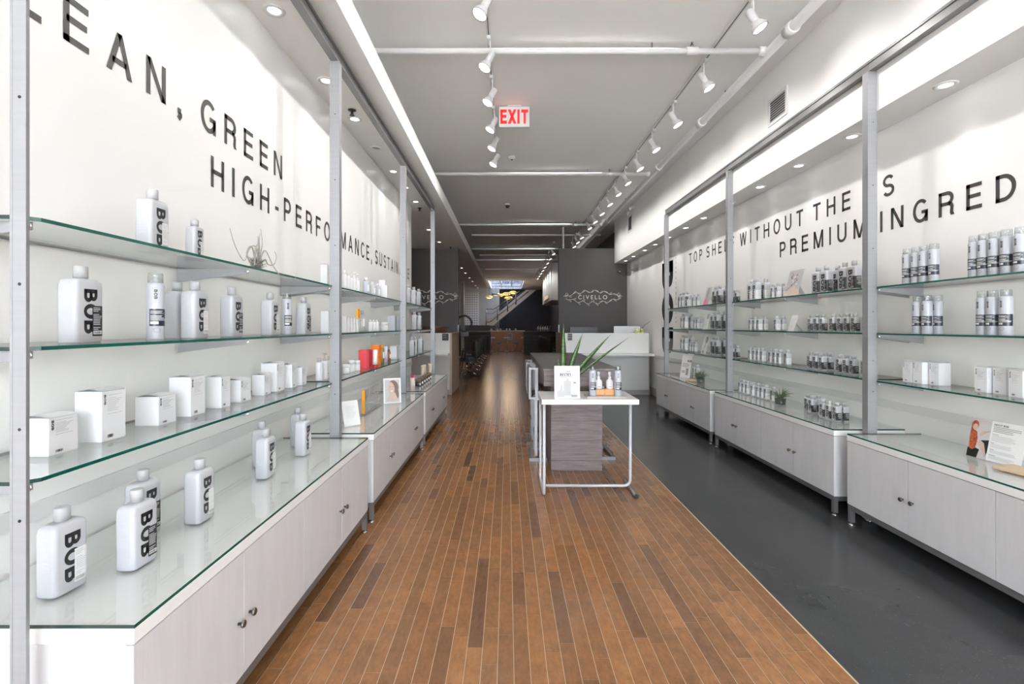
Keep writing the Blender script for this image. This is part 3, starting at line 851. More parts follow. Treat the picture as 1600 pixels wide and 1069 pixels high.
def place(key, side, y, z, label, X=None, dyaw=0.0, group=None, scale=None):
    """left wall: the front faces +x; right wall: the front faces -x"""
    X = X if X is not None else (-1.345 if side == 'L' else 2.75)
    rz = (0 if side == 'L' else PI) + dyaw
    t, used = PROTO[key]
    if not used:
        PROTO[key][1] = True
        t.location = (X, y, z); t.rotation_euler = (0, 0, rz); t['label'] = label
        if group: t['group'] = group
        if scale: t.scale = scale
        return t
    return copy_thing(t, (X, y, z), rz, label, group, scale)

def vessel(name, label, cat, loc, body, body_mat, parts, group=None, rz=0):
    """a one-off round or boxed product: body MB plus named parts"""
    t = thing(name, label, cat, loc, rz, group)
    body.build('body', body_mat, t)
    for pn, pm, pmat in parts: pm.build(pn, pmat, t)
    return t

make_bottle('jug_black', .100, .064, .200, .019, .040, True, name='jug_bottle', r=.014, shoulder=.022)
make_bottle('jug_white', .100, .064, .200, .019, .040, False, name='jug_bottle', r=.014, shoulder=.022)
make_bottle('mid_white', .066, .045, .150, .015, .030, False, r=.010, shoulder=.010)
make_bottle('small_black', .064, .046, .124, .017, .028, True, r=.008, shoulder=.008, detail=False)
make_bottle('small_white', .064, .046, .124, .017, .028, False, r=.008, shoulder=.008, detail=False)
make_can('can', .0285, .215)
make_carton('tall', .098, .092, .168)
make_carton('low', .098, .092, .112)
make_carton('slim', .074, .078, .146)
make_carton('cube', .072, .070, .115)

def yl(px, X=1.345): return X * F / (793 - px)
def yr(px, X=2.75): return X * F / (px - 793)
PLACE_T = {('L', 0): 'top shelf, first bay, CLEAN wall'}
def where(side, bay, lvl):
    w = 'CLEAN wall' if side == 'L' else 'PREMIUM wall'
    lv = {1: 'top shelf', 2: 'middle shelf', 3: 'lowest shelf', 0: 'cabinet top'}[lvl]
    return f'{lv}, {ORD[bay]} bay, {w}'

DESC = {'jug_black': 'white jug bottle with black label', 'jug_white': 'white jug bottle with white label',
        'mid_white': 'smaller white bottle with white label', 'small_black': 'small bottle with black label', 'small_white': 'small bottle with white label',
        'can': 'white spray can with clear cap', 'tall': 'tall white carton', 'low': 'low white carton', 'slim': 'slim white carton', 'cube': 'small cube white carton'}
GRP = {'jug_black': 'white jug bottles', 'jug_white': 'white jug bottles', 'mid_white': 'smaller white bottles', 'small_black': 'small labelled bottles',
       'small_white': 'small labelled bottles', 'can': 'white spray cans', 'tall': 'white cartons', 'low': 'white cartons', 'slim': 'white cartons', 'cube': 'white cartons'}

def row(side, bay, lvl, items):
    """items: (key, y, [X], [yaw]); labelled by their order from the shop front"""
    z = TOPZ if lvl == 0 else SHELF[lvl]
    items = sorted(items, key=lambda i: i[1]); cnt = {}; tot = {}
    for it in items: tot[it[0]] = tot.get(it[0], 0) + 1
    for it in items:
        k = it[0]; cnt[k] = cnt.get(k, 0) + 1
        o = ORD[cnt[k] - 1] + ' from shop front' if tot[k] > 1 else 'the only one'
        lab = f'{DESC[k]}, {o}, {where(side, bay, lvl)}'
        if tot[k] == 1: lab = f'{DESC[k]} on the {where(side, bay, lvl)}'
        place(k, side, it[1], z, lab, it[2] if len(it) > 2 else None, it[3] if len(it) > 3 else 0.0, GRP[k])

# --- first wall, bay one
row('L', 0, 1, [('jug_white', yl(238)), ('mid_white', yl(304))])
row('L', 0, 2, [('jug_black', yl(126), None, -.04), ('can', yl(241), -1.34, -.9), ('jug_white', yl(297), -1.325), ('jug_white', yl(297) + .03, -1.42),
                ('jug_black', yl(362)), ('jug_white', yl(422)), ('can', yl(447), -1.34, -.9), ('jug_black', yl(472), -1.335)])
row('L', 0, 3, [('low', 1.470, -1.405), ('tall', 1.643, -1.392, -.02), ('low', 1.907, -1.397), ('tall', 2.094, -1.396), ('slim', 2.293, -1.385),
                ('low', 2.475, -1.395), ('cube', 2.70, -1.385), ('tall', 2.865, -1.40), ('slim', 3.035, -1.385), ('cube', 3.165, -1.375)])
row('L', 0, 0, [('jug_white', 1.385, -1.285, -.09), ('jug_black', 1.535, -1.185, -.06), ('jug_black', 1.745, -1.325, -.06), ('jug_white', 1.885, -1.21, -.03),
                ('jug_white', 2.43, -1.225), ('jug_white', 2.625, -1.345), ('jug_white', 2.85, -1.215), ('jug_white', 3.08, -1.345)])

# --- second wall, bays
R_ = 'R'
row(R_, 0, 1, [('can', yr(x), 2.74) for x in (1420, 1434, 1446, 1462)] + [('can', yr(x), 2.74) for x in (1525, 1540, 1557, 1576, 1598)])
row(R_, 0, 2, [('can', yr(x), 2.74) for x in (1436, 1451)] + [('can', yr(1451) - .0, 2.81), ('can', yr(1436), 2.81)] + [('can', yr(x), 2.74) for x in (1538, 1554, 1575)])
row(R_, 0, 3, [('slim', 3.305, 2.79), ('slim', 3.222, 2.79), ('slim', 3.137, 2.825), ('slim', 2.80, 2.80), ('slim', 2.715, 2.82), ('slim', 2.60, 2.79)])
row(R_, 1, 1, [('jug_white', 5.40, 2.75), ('jug_white', 5.295, 2.75), ('jug_white', 5.28, 2.84), ('small_white', 4.94, 2.74), ('small_white', 4.86, 2.74), ('small_white', 4.87, 2.80),
               ('jug_black', 4.24, 2.745), ('jug_black', 4.13, 2.745), ('jug_black', 4.13, 2.84), ('jug_black', 3.905, 2.745), ('jug_black', 3.80, 2.745), ('jug_black', 3.80, 2.84)])
row(R_, 1, 2, [('small_white', y, 2.73) for y in (5.37, 5.285, 5.20)] + [('small_white', 5.20, 2.79), ('small_white', 4.86, 2.73), ('small_white', 4.86, 2.79)] +
    [('small_black', y, 2.73) for y in (4.31, 4.23, 4.15, 4.02, 3.925, 3.85, 3.77, 3.65)])
row(R_, 1, 3, [('small_white', y, 2.73) for y in (5.38, 5.29, 5.21, 5.125, 4.965, 4.885, 4.805, 4.68)] +
    [('small_black', y, 2.73) for y in (4.32, 4.24, 4.16)] + [('small_black', 4.16, 2.79)] + [('small_black', y, 2.73) for y in (3.94, 3.86, 3.785, 3.66)])
row(R_, 1, 0, [('small_white', y, 2.66) for y in (5.47, 5.39, 5.31, 5.19, 5.08, 5.00, 4.92, 4.80)] +
    [('small_black', 4.28, 2.68), ('small_black', 4.19, 2.66), ('small_black', 4.20, 2.72), ('small_black', 3.98, 2.62), ('small_black', 3.90, 2.62), ('small_black', 3.82, 2.62), ('small_black', 3.82, 2.68)])
row(R_, 2, 1, [('jug_white', 7.62), ('jug_white', 7.50), ('jug_white', 7.32, None, .7), ('mid_white', 7.07), ('mid_white', 6.92),
               ('jug_black', 6.34), ('jug_black', 6.22), ('jug_black', 6.22, 2.84), ('small_black', 5.74), ('small_black', 5.83)])
row(R_, 2, 2, [('jug_white', 7.52), ('jug_white', 7.40), ('jug_white', 7.40, 2.84), ('mid_white', 7.02), ('mid_white', 6.93), ('mid_white', 6.93, 2.80),
               ('jug_black', 6.40), ('jug_black', 6.28), ('jug_black', 6.28, 2.84)])
row(R_, 2, 3, [('jug_white', 7.52), ('jug_white', 7.40), ('jug_white', 7.40, 2.84), ('small_white', 7.20), ('small_white', 7.11), ('small_white', 7.02),
               ('jug_black', 6.40), ('jug_black', 6.28), ('jug_black', 6.28, 2.84), ('small_black', 5.74), ('small_black', 5.83)])

# --- first wall, far bays: mixed cosmetics
def skincare(name, label, cat, kind, loc, w=.04, h=.15, m=M_CARD, group='pale skincare bottles and boxes', lidm=M_FIX, rz=0):
    if kind == 'box':
        b = MB().box(-w / 2, w / 2, -w / 2, w / 2, 0, h, bev=.001)
        p = [('lid_flap', MB().box(-w / 2, w / 2, -w / 2, w / 2, h + .0005, h + .0025), m),
             ('print', lines_mb(w / 2 + .0006, -w * .35, w * .35, h * .55, h * .9, 6, .0012, 7), M_GREYPR)]
    elif kind == 'tube':
        b = MB().rings([[(w / 2 * math.cos(a * PI / 8), w / 2 * math.sin(a * PI / 8) * (1 - f) , z) for a in range(16)] for z, f in ((h * .16, 0), (h * .5, .1), (h * .85, .5), (h, .88))])
        p = [('cap', MB().lathe([(w * .42, 0), (w * .45, .002), (w * .45, h * .155)], n=14), lidm)]
    elif kind == 'pump':
        b = MB().lathe([(w * .46, 0), (w * .5, .004), (w * .5, h * .62), (w * .42, h * .68), (w * .2, h * .70)], n=16)
        p = [('pump_head', MB().lathe([(w * .2, h * .70), (w * .22, h * .78), (w * .1, h * .80), (w * .1, h * .92), (w * .24, h * .93), (w * .24, h)], n=12).box(0, w * .45, -w * .08, w * .08, h * .94, h * .98), lidm),
             ('label', MB().rings([[(w * .505 * math.cos(a * .1), w * .505 * math.sin(a * .1), z) for a in range(-9, 10)] for z in (h * .15, h * .5)], False, False, closed=False), M_WHITE),
             ('print', MB().add([(w * .51, -w * .2, h * .2), (w * .51, w * .2, h * .2), (w * .51, w * .2, h * .24), (w * .51, -w * .2, h * .24)], [(0, 1, 2, 3)]), M_GREYPR)]
    elif kind == 'jar':
        b = MB().lathe([(w * .46, 0), (w * .5, .003), (w * .5, h * .62), (w * .44, h * .66)], n=18)
        p = [('lid', MB().lathe([(w * .52, h * .66), (w * .52, h * .97), (w * .48, h)], n=18), lidm),
             ('label', MB().rings([[(w * .506 * math.cos(a * .1), w * .506 * math.sin(a * .1), z) for a in range(-9, 10)] for z in (h * .15, h * .5)], False, False, closed=False), M_WHITE)]
    else:
        b = MB().lathe([(w * .46, 0), (w * .5, .004), (w * .5, h * .74), (w * .42, h * .80), (w * .25, h * .82)], n=16)
        p = [('cap', MB().lathe([(w * .28, h * .82), (w * .28, h * .98), (w * .25, h)], n=14), lidm),
             ('label', MB().rings([[(w * .505 * math.cos(a * .1), w * .505 * math.sin(a * .1), z) for a in range(-9, 10)] for z in (h * .25, h * .6)], False, False, closed=False), M_WHITE)]
    return vessel(name, label, cat, loc, b, m, p, group, rz)

def srow(lvl, bay, specs):
    """specs: (y, kind, w, h, material, X, lid, word, category)"""
    z = SHELF[lvl] if lvl else TOPZ
    specs = sorted(specs, key=lambda s: s[0]); tot = {}; cnt = {}
    for s in specs: tot[s[7]] = tot.get(s[7], 0) + 1
    for s in specs:
        y, kind, w, h, m, X, lid, word, cat = s; cnt[word] = cnt.get(word, 0) + 1
        o = f', {ORD[cnt[word] - 1]} from shop front,' if tot[word] > 1 else ' on the'
        nm = {'box': 'carton', 'tube': 'cosmetic_tube', 'pump': 'pump_bottle', 'jar': 'cosmetic_jar', 'bottle': 'cosmetic_bottle'}[kind]
        skincare(nm, f'{word}{o} {where("L", bay, lvl)}', cat, kind, (X, y, z), w, h, m, 'cosmetics of the CLEAN GREEN wall', lid)
FX = M_FIX
srow(1, 1, [(3.42, 'box', .048, .157, M_CARD, -1.30, FX, 'tall slim white box', 'box'), (3.49, 'box', .048, .157, M_CARD, -1.30, FX, 'tall slim white box', 'box'), (3.56, 'box', .048, .150, M_CARD, -1.31, FX, 'tall slim white box', 'box')] +
     [(yl(x, 1.31), 'bottle', .036, h, M_CARD, -1.31, FX, 'thin white toner bottle', 'bottle') for x, h in ((538.5, .17), (543.5, .165), (548.5, .155))] +
     [(yl(x, 1.31), 'pump', .038, h, M_CARD, -1.31, FX, 'thin white pump bottle', 'bottle') for x, h in ((553.5, .185), (558.8, .175))] +
     [(yl(572, 1.31), 'bottle', .058, .17, M_CAN, -1.31, FX, 'grey-white wide lotion bottle', 'bottle'), (yl(582.5, 1.31), 'bottle', .055, .15, M_CAN, -1.31, FX, 'grey-white wide lotion bottle', 'bottle'),
      (yl(590, 1.31), 'bottle', .050, .15, M_CAN, -1.31, FX, 'grey-white wide lotion bottle', 'bottle'), (yl(598, 1.31), 'box', .06, .20, M_CARD, -1.31, FX, 'tall broad white box', 'box'),
      (yl(603, 1.26), 'box', .06, .14, M_CARD, -1.27, FX, 'shorter broad white box', 'box')])
srow(2, 1, [(3.44, 'box', .055, .155, M_CARD, -1.30, FX, 'white glossy box', 'box'), (3.515, 'box', .055, .155, M_CARD, -1.30, FX, 'white glossy box', 'box')] +
     [(yl(x, 1.31), 'box', .036, .125 - .004 * k, M_CARD, -1.31, FX, 'thin white serum box', 'box') for k, x in enumerate((538.5, 543.5, 548, 552.5, 557))] +
     [(yl(565.5, 1.31), 'bottle', .05, .19, M_CLEAR, -1.31, M_GREYPR, 'clear bottle with grey top', 'bottle')] +
     [(yl(x, 1.31), 'bottle', .038, .11, M_CARD, -1.31, FX, 'short white bottle', 'bottle') for x in (579, 584, 589)] +
     [(yl(601, 1.31), 'jar', .075, .09, M_CARD, -1.31, FX, 'white cream jar', 'jar'), (yl(612.5, 1.31), 'box', .085, .16, M_CAN, -1.31, FX, 'pale grey square box', 'box'), (yl(621, 1.29), 'box', .085, .17, M_CAN, -1.30, FX, 'pale grey square box', 'box')])
srow(3, 1, [(yl(x, 1.33), 'pump' if k % 2 else 'bottle', .052, h, M_CARD, -1.33, M_CLEAR, 'white bottle with clear cap', 'bottle') for k, (x, h) in enumerate(((499, .16), (507, .19), (515, .16), (522, .19)))] +
     [(yl(x, 1.31), 'jar', .055, h, M_CARD, -1.31, FX, 'white squat jar', 'jar') for x, h in ((541, .075), (549.5, .10), (557.5, .085))] +
     [(yl(568.5, 1.31), 'box', .075, .165, M_PINKRED, -1.31, M_PINKRED, 'coral red carton', 'box'), (yl(577.5, 1.31), 'box', .07, .16, M_RED, -1.31, M_RED, 'crimson carton', 'box'),
      (yl(583.5, 1.25), 'tube', .045, .165, M_WHITE, -1.235, M_RED, 'white tube with red cap', 'tube'), (yl(589, 1.31), 'box', .08, .19, M_ORANGE, -1.32, M_ORANGE, 'bright orange carton', 'box'),
      (yl(597, 1.31), 'bottle', .045, .19, M_OLIVE, -1.31, M_AMBERP, 'olive glass bottle', 'bottle'), (yl(602.5, 1.31), 'tube', .045, .165, M_LILAC, -1.31, M_LILAC, 'pale lilac tube', 'tube'),
      (yl(607.5, 1.31), 'bottle', .042, .125, M_BROWN, -1.31, M_BROWN, 'brown small bottle', 'bottle'), (yl(616, 1.31), 'box', .08, .15, M_CARD, -1.31, FX, 'pale box behind the brown bottle', 'box'),
      (yl(623, 1.31), 'box', .08, .15, M_CARD, -1.31, FX, 'pale box beside the post', 'box')])
row('L', 2, 1, [('jug_white', 6.05, -1.25), ('jug_white', 6.40, -1.25), ('jug_black', 6.75, -1.25)])
row('L', 2, 2, [('jug_white', 6.45, -1.25), ('jug_black', 6.80, -1.25)])
row('L', 2, 3, [('jug_white', 6.30, -1.25), ('jug_black', 6.60, -1.27), ('jug_black', 6.90, -1.25)])
srow(0, 2, [(5.72, 'bottle', .055, .165, M_TAUPE, -1.26, M_MAGENTA, 'taupe bottle with magenta cap', 'bottle'), (5.79, 'bottle', .055, .165, M_TAUPE, -1.26, M_MAGENTA, 'taupe bottle with magenta cap', 'bottle'),
            (5.76, 'bottle', .06, .17, M_BLUSH, -1.14, M_MAGENTA, 'blush bottle with magenta cap', 'bottle')] +
     [(6.05 + .17 * k, 'jar', .075, .085, M_BLACKP, -1.13 + .03 * k * 0, M_BRHAIR, 'black jar with dark lid', 'jar') for k in range(6)] +
     [(6.9 + .14 * k, 'tube', .05, .19, M_BEIGE, -1.22, M_BEIGE, 'beige upright tube', 'tube') for k in range(2)] + [(7.25, 'tube', .05, .19, M_BEIGE, -1.17, M_BEIGE, 'beige upright tube', 'tube')])

# ------------------------------------------------------------------ cards, signs and plants on the shelving
def card(name, label, cat, loc, rz, w, h, lean, front, extra, group=None, th=.003, stand=True):
    """a standing card; local: width along x, faces -y, leans back by `lean` radians. extra(mb_func) adds printed parts"""
    t = thing(name, label, cat, loc, rz, group)
    c, s = math.cos(lean), math.sin(lean)
    def P(x, z, o=0.0): return (x, s * z - c * o, c * z + s * o * 0 - 0)
    mb = MB()
    mb.add([P(-w / 2, 0), P(w / 2, 0), P(w / 2, h), P(-w / 2, h)] + [(x, y + th, z) for x, y, z in (P(-w / 2, 0), P(w / 2, 0), P(w / 2, h), P(-w / 2, h))],
           [(0, 1, 2, 3), (7, 6, 5, 4), (0, 4, 5, 1), (1, 5, 6, 2), (2, 6, 7, 3), (3, 7, 4, 0)])
    mb.build('card', front, t)
    if stand:
        MB().add([(-w * .15, s * h * .6 + th, c * h * .6), (w * .15, s * h * .6 + th, c * h * .6), (w * .15, s * h + .07, 0), (-w * .15, s * h + .07, 0)], [(0, 1, 2, 3), (3, 2, 1, 0)]).build('easel_back', M_WHITE, t)
    def poly(nm, pts, m, o=.001):
        return MB().add([P(x * w, z * h, o) for x, z in pts], [list(range(len(pts)))]).build(nm, m, t)
    def ell(nm, cx, cz, rx, rz_, m, o=.001, rot=0):
        pts = []
        for i in range(20):
            a = 2 * PI * i / 20; ex, ez = rx * math.cos(a), rz_ * math.sin(a)
            pts.append((cx + ex * math.cos(rot) - ez * math.sin(rot), cz + ex * math.sin(rot) + ez * math.cos(rot)))
        return poly(nm, pts, m, o)
    def txt(nm, s_, x, z, hh, m, gap=.12, weight=0.01, o=.0015, xs=1):
        L, ww = letters(s_, hh * h, gap, weight, xs); mb = MB()
        for ch, off, vs, fs in L: mb.add([P(x * w + off + px, z * h + py, o) for px, py in vs], fs)
        return mb.build(nm, m, t)
    def lines(nm, x0, x1, z0, z1, n, m, seed=1, thick=.006, o=.0015):
        rnd = random.Random(seed); mb = MB()
        for k in range(n):
            z = z1 - (z1 - z0) * (k + .5) / n; e = x0 + (x1 - x0) * (.7 + .3 * rnd.random())
            mb.add([P(x0 * w, z * h, o), P(e * w, z * h, o), P(e * w, (z + thick) * h, o), P(x0 * w, (z + thick) * h, o)], [(0, 1, 2, 3)])
        return mb.build(nm, m, t)
    extra(poly, ell, txt, lines)
    return t

# photograph-and-text card on the nearest cabinet of the second wall
def ex(poly, ell, txt, lines):
    poly('photo_ground', [(-.5, 0), (-.12, 0), (-.12, 1), (-.5, 1)], M_PHOTOBG)
    ell('hair', -.425, .83, .070, .115, M_REDHAIR, .0012); ell('head', -.415, .775, .050, .085, M_SKIN, .0015)
    poly('braid', [(-.49, .80), (-.43, .70), (-.37, .66), (-.335, .48), (-.35, .24), (-.41, .18), (-.48, .22), (-.495, .5)], M_REDHAIR, .0014)
    poly('garment', [(-.5, .0), (-.30, .0), (-.27, .22), (-.36, .25), (-.5, .22)], M_BLACKP, .0013)
    poly('arm', [(-.345, .38), (-.29, .47), (-.20, .40), (-.14, .14), (-.16, .06), (-.24, .24), (-.30, .32)], M_SKIN, .0016)
    poly('sleeve', [(-.27, .46), (-.12, .50), (-.12, .18), (-.16, .06), (-.19, .20), (-.25, .38)], M_BLACKP, .0013)
    poly('hand', [(-.30, .55), (-.22, .62), (-.20, .72), (-.27, .70), (-.31, .62)], M_SKIN, .0015)
    poly('brush', [(-.25, .66), (-.13, .76), (-.12, .72), (-.24, .63)], M_TAUPE, .0018)
    txt('heading', 'ABOUT BOB', -.08, .90, .045, M_BLACK, .15, 1.16)
    lines('intro_print', -.08, .42, .72, .88, 4, M_GREYPR, 2, .014)
    for k, (a, b) in enumerate(((.50, .66), (.34, .44), (.20, .28), (.06, .14))): lines('body_print', -.08, .40, a, b, 4 if k else 6, M_PALEPR, k + 3, .007)
    for k, (z, s_) in enumerate(((.67, 'Free From'), (.45, 'Refill'), (.29, 'Repeat'), (.15, 'Ingredients'))): txt('subheading', s_, -.08, z, .022, M_BLACK, .12)
card('info_card', 'white card with copper braid photograph leaning by wood board', 'card', (2.715, 2.69, TOPZ), -PI / 2 + .06, .285, .225, .20, M_WHITE, ex)
vb = thing('serving_board', 'light oak board on the nearest cabinet beside the braid card', 'board', (2.69, 2.42, TOPZ), .2)
MB().box(-.075, .075, -.16, .16, 0, .016, bev=.003).build('board', M_OAK, vb)

# floral poster, second bay top shelf
def ex(poly, ell, txt, lines):
    poly('photo_ground', [(-.5, 0), (.5, 0), (.5, 1), (-.5, 1)], M_PHOTOBG, .0008)
    poly('shoulder', [(-.5, 0), (.5, 0), (.45, .25), (.1, .40), (-.5, .18)], M_PHOTOWARM, .0012)
    rnd = random.Random(3)
    for k in range(16): ell('blossom', -.02 + rnd.uniform(-.25, .30), .58 + rnd.uniform(-.15, .26), .05, .03, M_BRHAIR if k % 3 else M_WHITE, .0014 + k * .00005, rnd.random() * 3)
    poly('stem', [(-.45, .25), (.05, .50), (.05, .53), (-.45, .29)], M_BRHAIR, .0013)
    txt('small_logo', 'BOB', -.44, .86, .07, M_GREYPR, .1, .02)
card('photo_card', 'grey and peach flower photograph leaning on the PREMIUM wall top shelf', 'card', (2.72, 4.62, SHELF[1]), -PI / 2, .225, .27, .26, M_WHITE, ex)
def ex(poly, ell, txt, lines):
    lines('print', -.35, .35, .2, .8, 8, M_PALEPR, 2, .01)
card('price_card', 'clear stand with white card beside white-labelled bottles, middle shelf second bay', 'card', (2.73, 4.63, SHELF[2] + .001), -PI / 2, .10, .16, .3, M_WHITE, ex)
def ex(poly, ell, txt, lines):
    poly('photo_ground', [(-.5, 0), (.5, 0), (.5, 1), (-.5, 1)], M_PALEPR, .0008)
    poly('hair', [(-.2, .95), (.15, .95), (.05, .45), (-.15, .30), (-.22, .6)], M_GREYPR, .0012)
    ell('pink_top', -.15, .18, .28, .2, M_PINK, .0014)
card('photo_card', 'pale photograph with pink patch on far bay top shelf', 'card', (2.72, 6.60, SHELF[1] + .001), -PI / 2, .17, .26, .25, M_WHITE, ex)
def ex(poly, ell, txt, lines): lines('print', -.3, .35, .2, .6, 6, M_PALEPR, 2, .012); poly('picture', [(-.2, .62), (.3, .62), (.3, .9), (-.2, .9)], M_GREYPR)
card('photo_card', 'white leaflet leaning between bottles, far bay middle shelf', 'card', (2.72, 6.62, SHELF[2] + .001), -PI / 2, .14, .24, .25, M_WHITE, ex)
def ex(poly, ell, txt, lines):
    ell('hair', .1, .75, .22, .18, M_BRHAIR, .0010); ell('face', .05, .70, .14, .17, M_SKIN, .0014)
    poly('necklace', [(-.25, .25), (.1, .3), (.2, .5), (.05, .55), (-.15, .35)], M_PHOTOWARM, .0012); poly('shadow', [(-.3, .08), (.0, .02), (.1, .12), (-.2, .2)], M_GREYPR, .0012)
card('photo_card', 'portrait photograph leaning between bottles, far bay lowest shelf', 'card', (2.72, 6.68, SHELF[3] + .001), -PI / 2, .17, .26, .25, M_WHITE, ex)
def ex(poly, ell, txt, lines):
    txt('heading', 'BOB', .1, .70, .10, M_BLACK, .1, .03); lines('print', -.35, .35, .45, .65, 4, M_GREYPR, 1, .02)
    poly('bottle_picture', [(.05, .12), (.3, .12), (.3, .42), (.05, .42)], M_GREYPR); poly('shelf_picture', [(-.38, .2), (-.02, .2), (-.02, .32), (-.38, .32)], M_PALEPR)
card('info_card', 'white printed card beside the round oak tray, far cabinet top', 'card', (2.60, 7.05, TOPZ), -PI / 2 + .3, .22, .33, .16, M_WHITE, ex)
# far cabinet of the second wall: bottles on a round oak tray and two potted air plants
tr = thing('round_tray', 'round light oak tray under two bottles, far PREMIUM cabinet', 'tray', (2.60, 6.62, TOPZ))
MB().lathe([(.11, 0), (.115, .004), (.115, .016), (.11, .02)], n=32).build('tray', M_OAK, tr)
place('small_white', 'R', 6.66, TOPZ + .0205, 'bottle with white label on the round oak tray', 2.60, 0, None, (1.1, 1.1, 1.35))
place('small_black', 'R', 6.57, TOPZ + .0205, 'bottle with black label on the round oak tray', 2.60, 0, None, (1.1, 1.1, 1.35))

def potted_tuft(label, loc, r, h, seed, leaf=.11):
    t = thing('potted_plant', label, 'plant', loc)
    MB().lathe([(r * .95, 0), (r, .004), (r, h), (r * .94, h), (r * .94, .006), (r * .3, .005)], n=24, cap1=True).build('glass_pot', M_CLEAR, t)
    MB().lathe([(r * .9, .014), (r * .92, h * .8), (r * .4, h * .86)], n=20).build('soil', M_SOIL, t)
    rnd = random.Random(seed); mb = MB()
    for k in range(60):
        a = rnd.random() * 2 * PI; e = rnd.uniform(.1, 1.35); L = leaf * rnd.uniform(.7, 1.15)
        pts = []; rr = []
        for i in range(5):
            q = i / 4; el = e * (.55 + .55 * q)
            pts.append((math.cos(a) * math.sin(el) * L * q + math.cos(a) * r * .2, math.sin(a) * math.sin(el) * L * q + math.sin(a) * r * .2, h * .8 + math.cos(el) * L * q)); rr.append(.0045 * (1 - q) + .0006)
        mb.tube(pts, rr, 4)
    o = mb.build('leaves', M_LEAFD, t)
    return t
potted_tuft('spiky green air plant in glass cube pot, second PREMIUM cabinet', (2.60, 4.575, TOPZ), .05, .085, 5)
potted_tuft('spiky green air plant in glass pot by oak tray, far cabinet', (2.56, 6.36, TOPZ), .05, .085, 8)

# dried curling plant on the first wall's top shelf
def air_plant():
    t = thing('air_plant', 'grey curling dried air plant on the nearest top glass shelf', 'plant', (-1.238, 2.37, SHELF[1]))
    mb = MB(); rnd = random.Random(2)
    for k in range(260):
        a = rnd.random() * 2 * PI; e = rnd.uniform(0, 1.5); L = rnd.uniform(.02, .04); c = (rnd.uniform(-.014, .014), rnd.uniform(-.028, .028), rnd.uniform(.008, .05))
        mb.tube([c, (c[0] + L * math.cos(a) * math.sin(e), c[1] + L * math.sin(a) * math.sin(e), max(0.0015, c[2] + L * math.cos(e) * .6))], [.0022, .0006], 3)
    o = mb.build('fuzzy_core', M_AIR, t); o['kind'] = 'stuff'
    def curl(pts, r0=.0036, r1=.0011):
        P = [Vector(p) for p in pts]; out = []
        for i in range(len(P) - 1):
            p0 = P[max(i - 1, 0)]; p1 = P[i]; p2 = P[i + 1]; p3 = P[min(i + 2, len(P) - 1)]
            for k in range(6):
                u = k / 6; out.append(.5 * ((2 * p1) + (-p0 + p2) * u + (2 * p0 - 5 * p1 + 4 * p2 - p3) * u * u + (-p0 + 3 * p1 - 3 * p2 + p3) * u ** 3))
        out.append(P[-1]); n = len(out)
        MB().tube(out, [r0 + (r1 - r0) * i / (n - 1) for i in range(n)], 6).build('tendril', M_AIR, t)
    # (x toward aisle, y along the shelf, z)
    curl([(0, -.01, .02), (.01, -.06, .10), (.01, -.10, .09), (0, -.10, .04), (.0, -.13, .035), (0, -.19, .09), (0, -.23, .16)])
    curl([(0, 0, .02), (0, .02, .10), (-.01, .04, .16), (-.01, .05, .19)], .006, .001)
    curl([(0, .01, .03), (.01, .03, .12), (0, .05, .16), (0, .04, .21)], .003)
    curl([(0, .02, .03), (.01, .06, .06), (.01, .09, .04), (.01, .15, .045), (.01, .18, .09), (0, .18, .12)])
    curl([(.01, .0, .03), (.03, .02, .10), (.05, .06, .03), (.075, .11, -.03), (.085, .17, -.045), (.08, .24, -.03), (.075, .27, .02)])
    curl([(0, -.02, .02), (.02, -.05, .08), (.01, -.02, .12), (-.01, .02, .10), (-.01, .04, .03)], .005)
    curl([(0, .0, .03), (0, -.02, .09), (0, .01, .13), (0, .01, .17)], .003)
    curl([(-.01, -.03, .02), (-.01, -.07, .07), (0, -.03, .115), (0, .03, .08), (0, .06, .02)], .0045)
air_plant()

# acrylic block sign, portrait card and white card on the second cabinet
def acrylic_sign():
    t = thing('acrylic_sign', 'clear acrylic block sign with amber end on CLEAN GREEN cabinet', 'sign', (-1.225, 4.10, TOPZ), 0)
    MB().box(-.006, .006, 0, .50, .012, .21).build('block', M_CLEAR, t)
    MB().box(-.012, .010, -.022, -.0005, .012, .21).build('amber_end', M_AMBERP, t)
    MB().box(-.02, .02, -.03, .52, 0, .0115).build('foot_rail', M_CLEAR, t)
    L, w = letters('UNIVERSITE', .06, .1, 1.14)
    text_mb('UNIVERSITE', .06, .12, (.0065, .02, .085), (0, 1, 0), (0, 0, 1), weight=1.14)[0].build('lettering', M_PALEPR, t)
acrylic_sign()
def ex(poly, ell, txt, lines):
    poly('photo_ground', [(-.42, .04), (.42, .04), (.42, .94), (-.42, .94)], M_PALEPR, .0008)
    ell('hair', .06, .64, .30, .27, M_BRHAIR, .0011, -.3); ell('hair_lock', .24, .42, .12, .26, M_BRHAIR, .0010, .2); ell('face', -.06, .59, .19, .26, M_SKIN, .0014, .25)
    poly('neck', [(-.12, .42), (.16, .42), (.34, .10), (-.34, .10)], M_SKIN, .0013); poly('smile', [(-.10, .50), (.02, .49), (.05, .53), (-.02, .46), (-.09, .47)], M_WHITE, .0017)
    ell('eye', -.12, .66, .03, .012, M_BRHAIR, .0017); ell('eye', .06, .66, .03, .012, M_BRHAIR, .0017)
card('portrait_card', 'portrait photograph of smiling person with wavy hair leaning on white cabinet', 'card', (-1.13, 4.72, TOPZ), .42, .17, .245, .14, M_WHITE, ex)
def ex(poly, ell, txt, lines): lines('print', -.3, .3, .3, .8, 8, M_PALEPR, 2, .01)
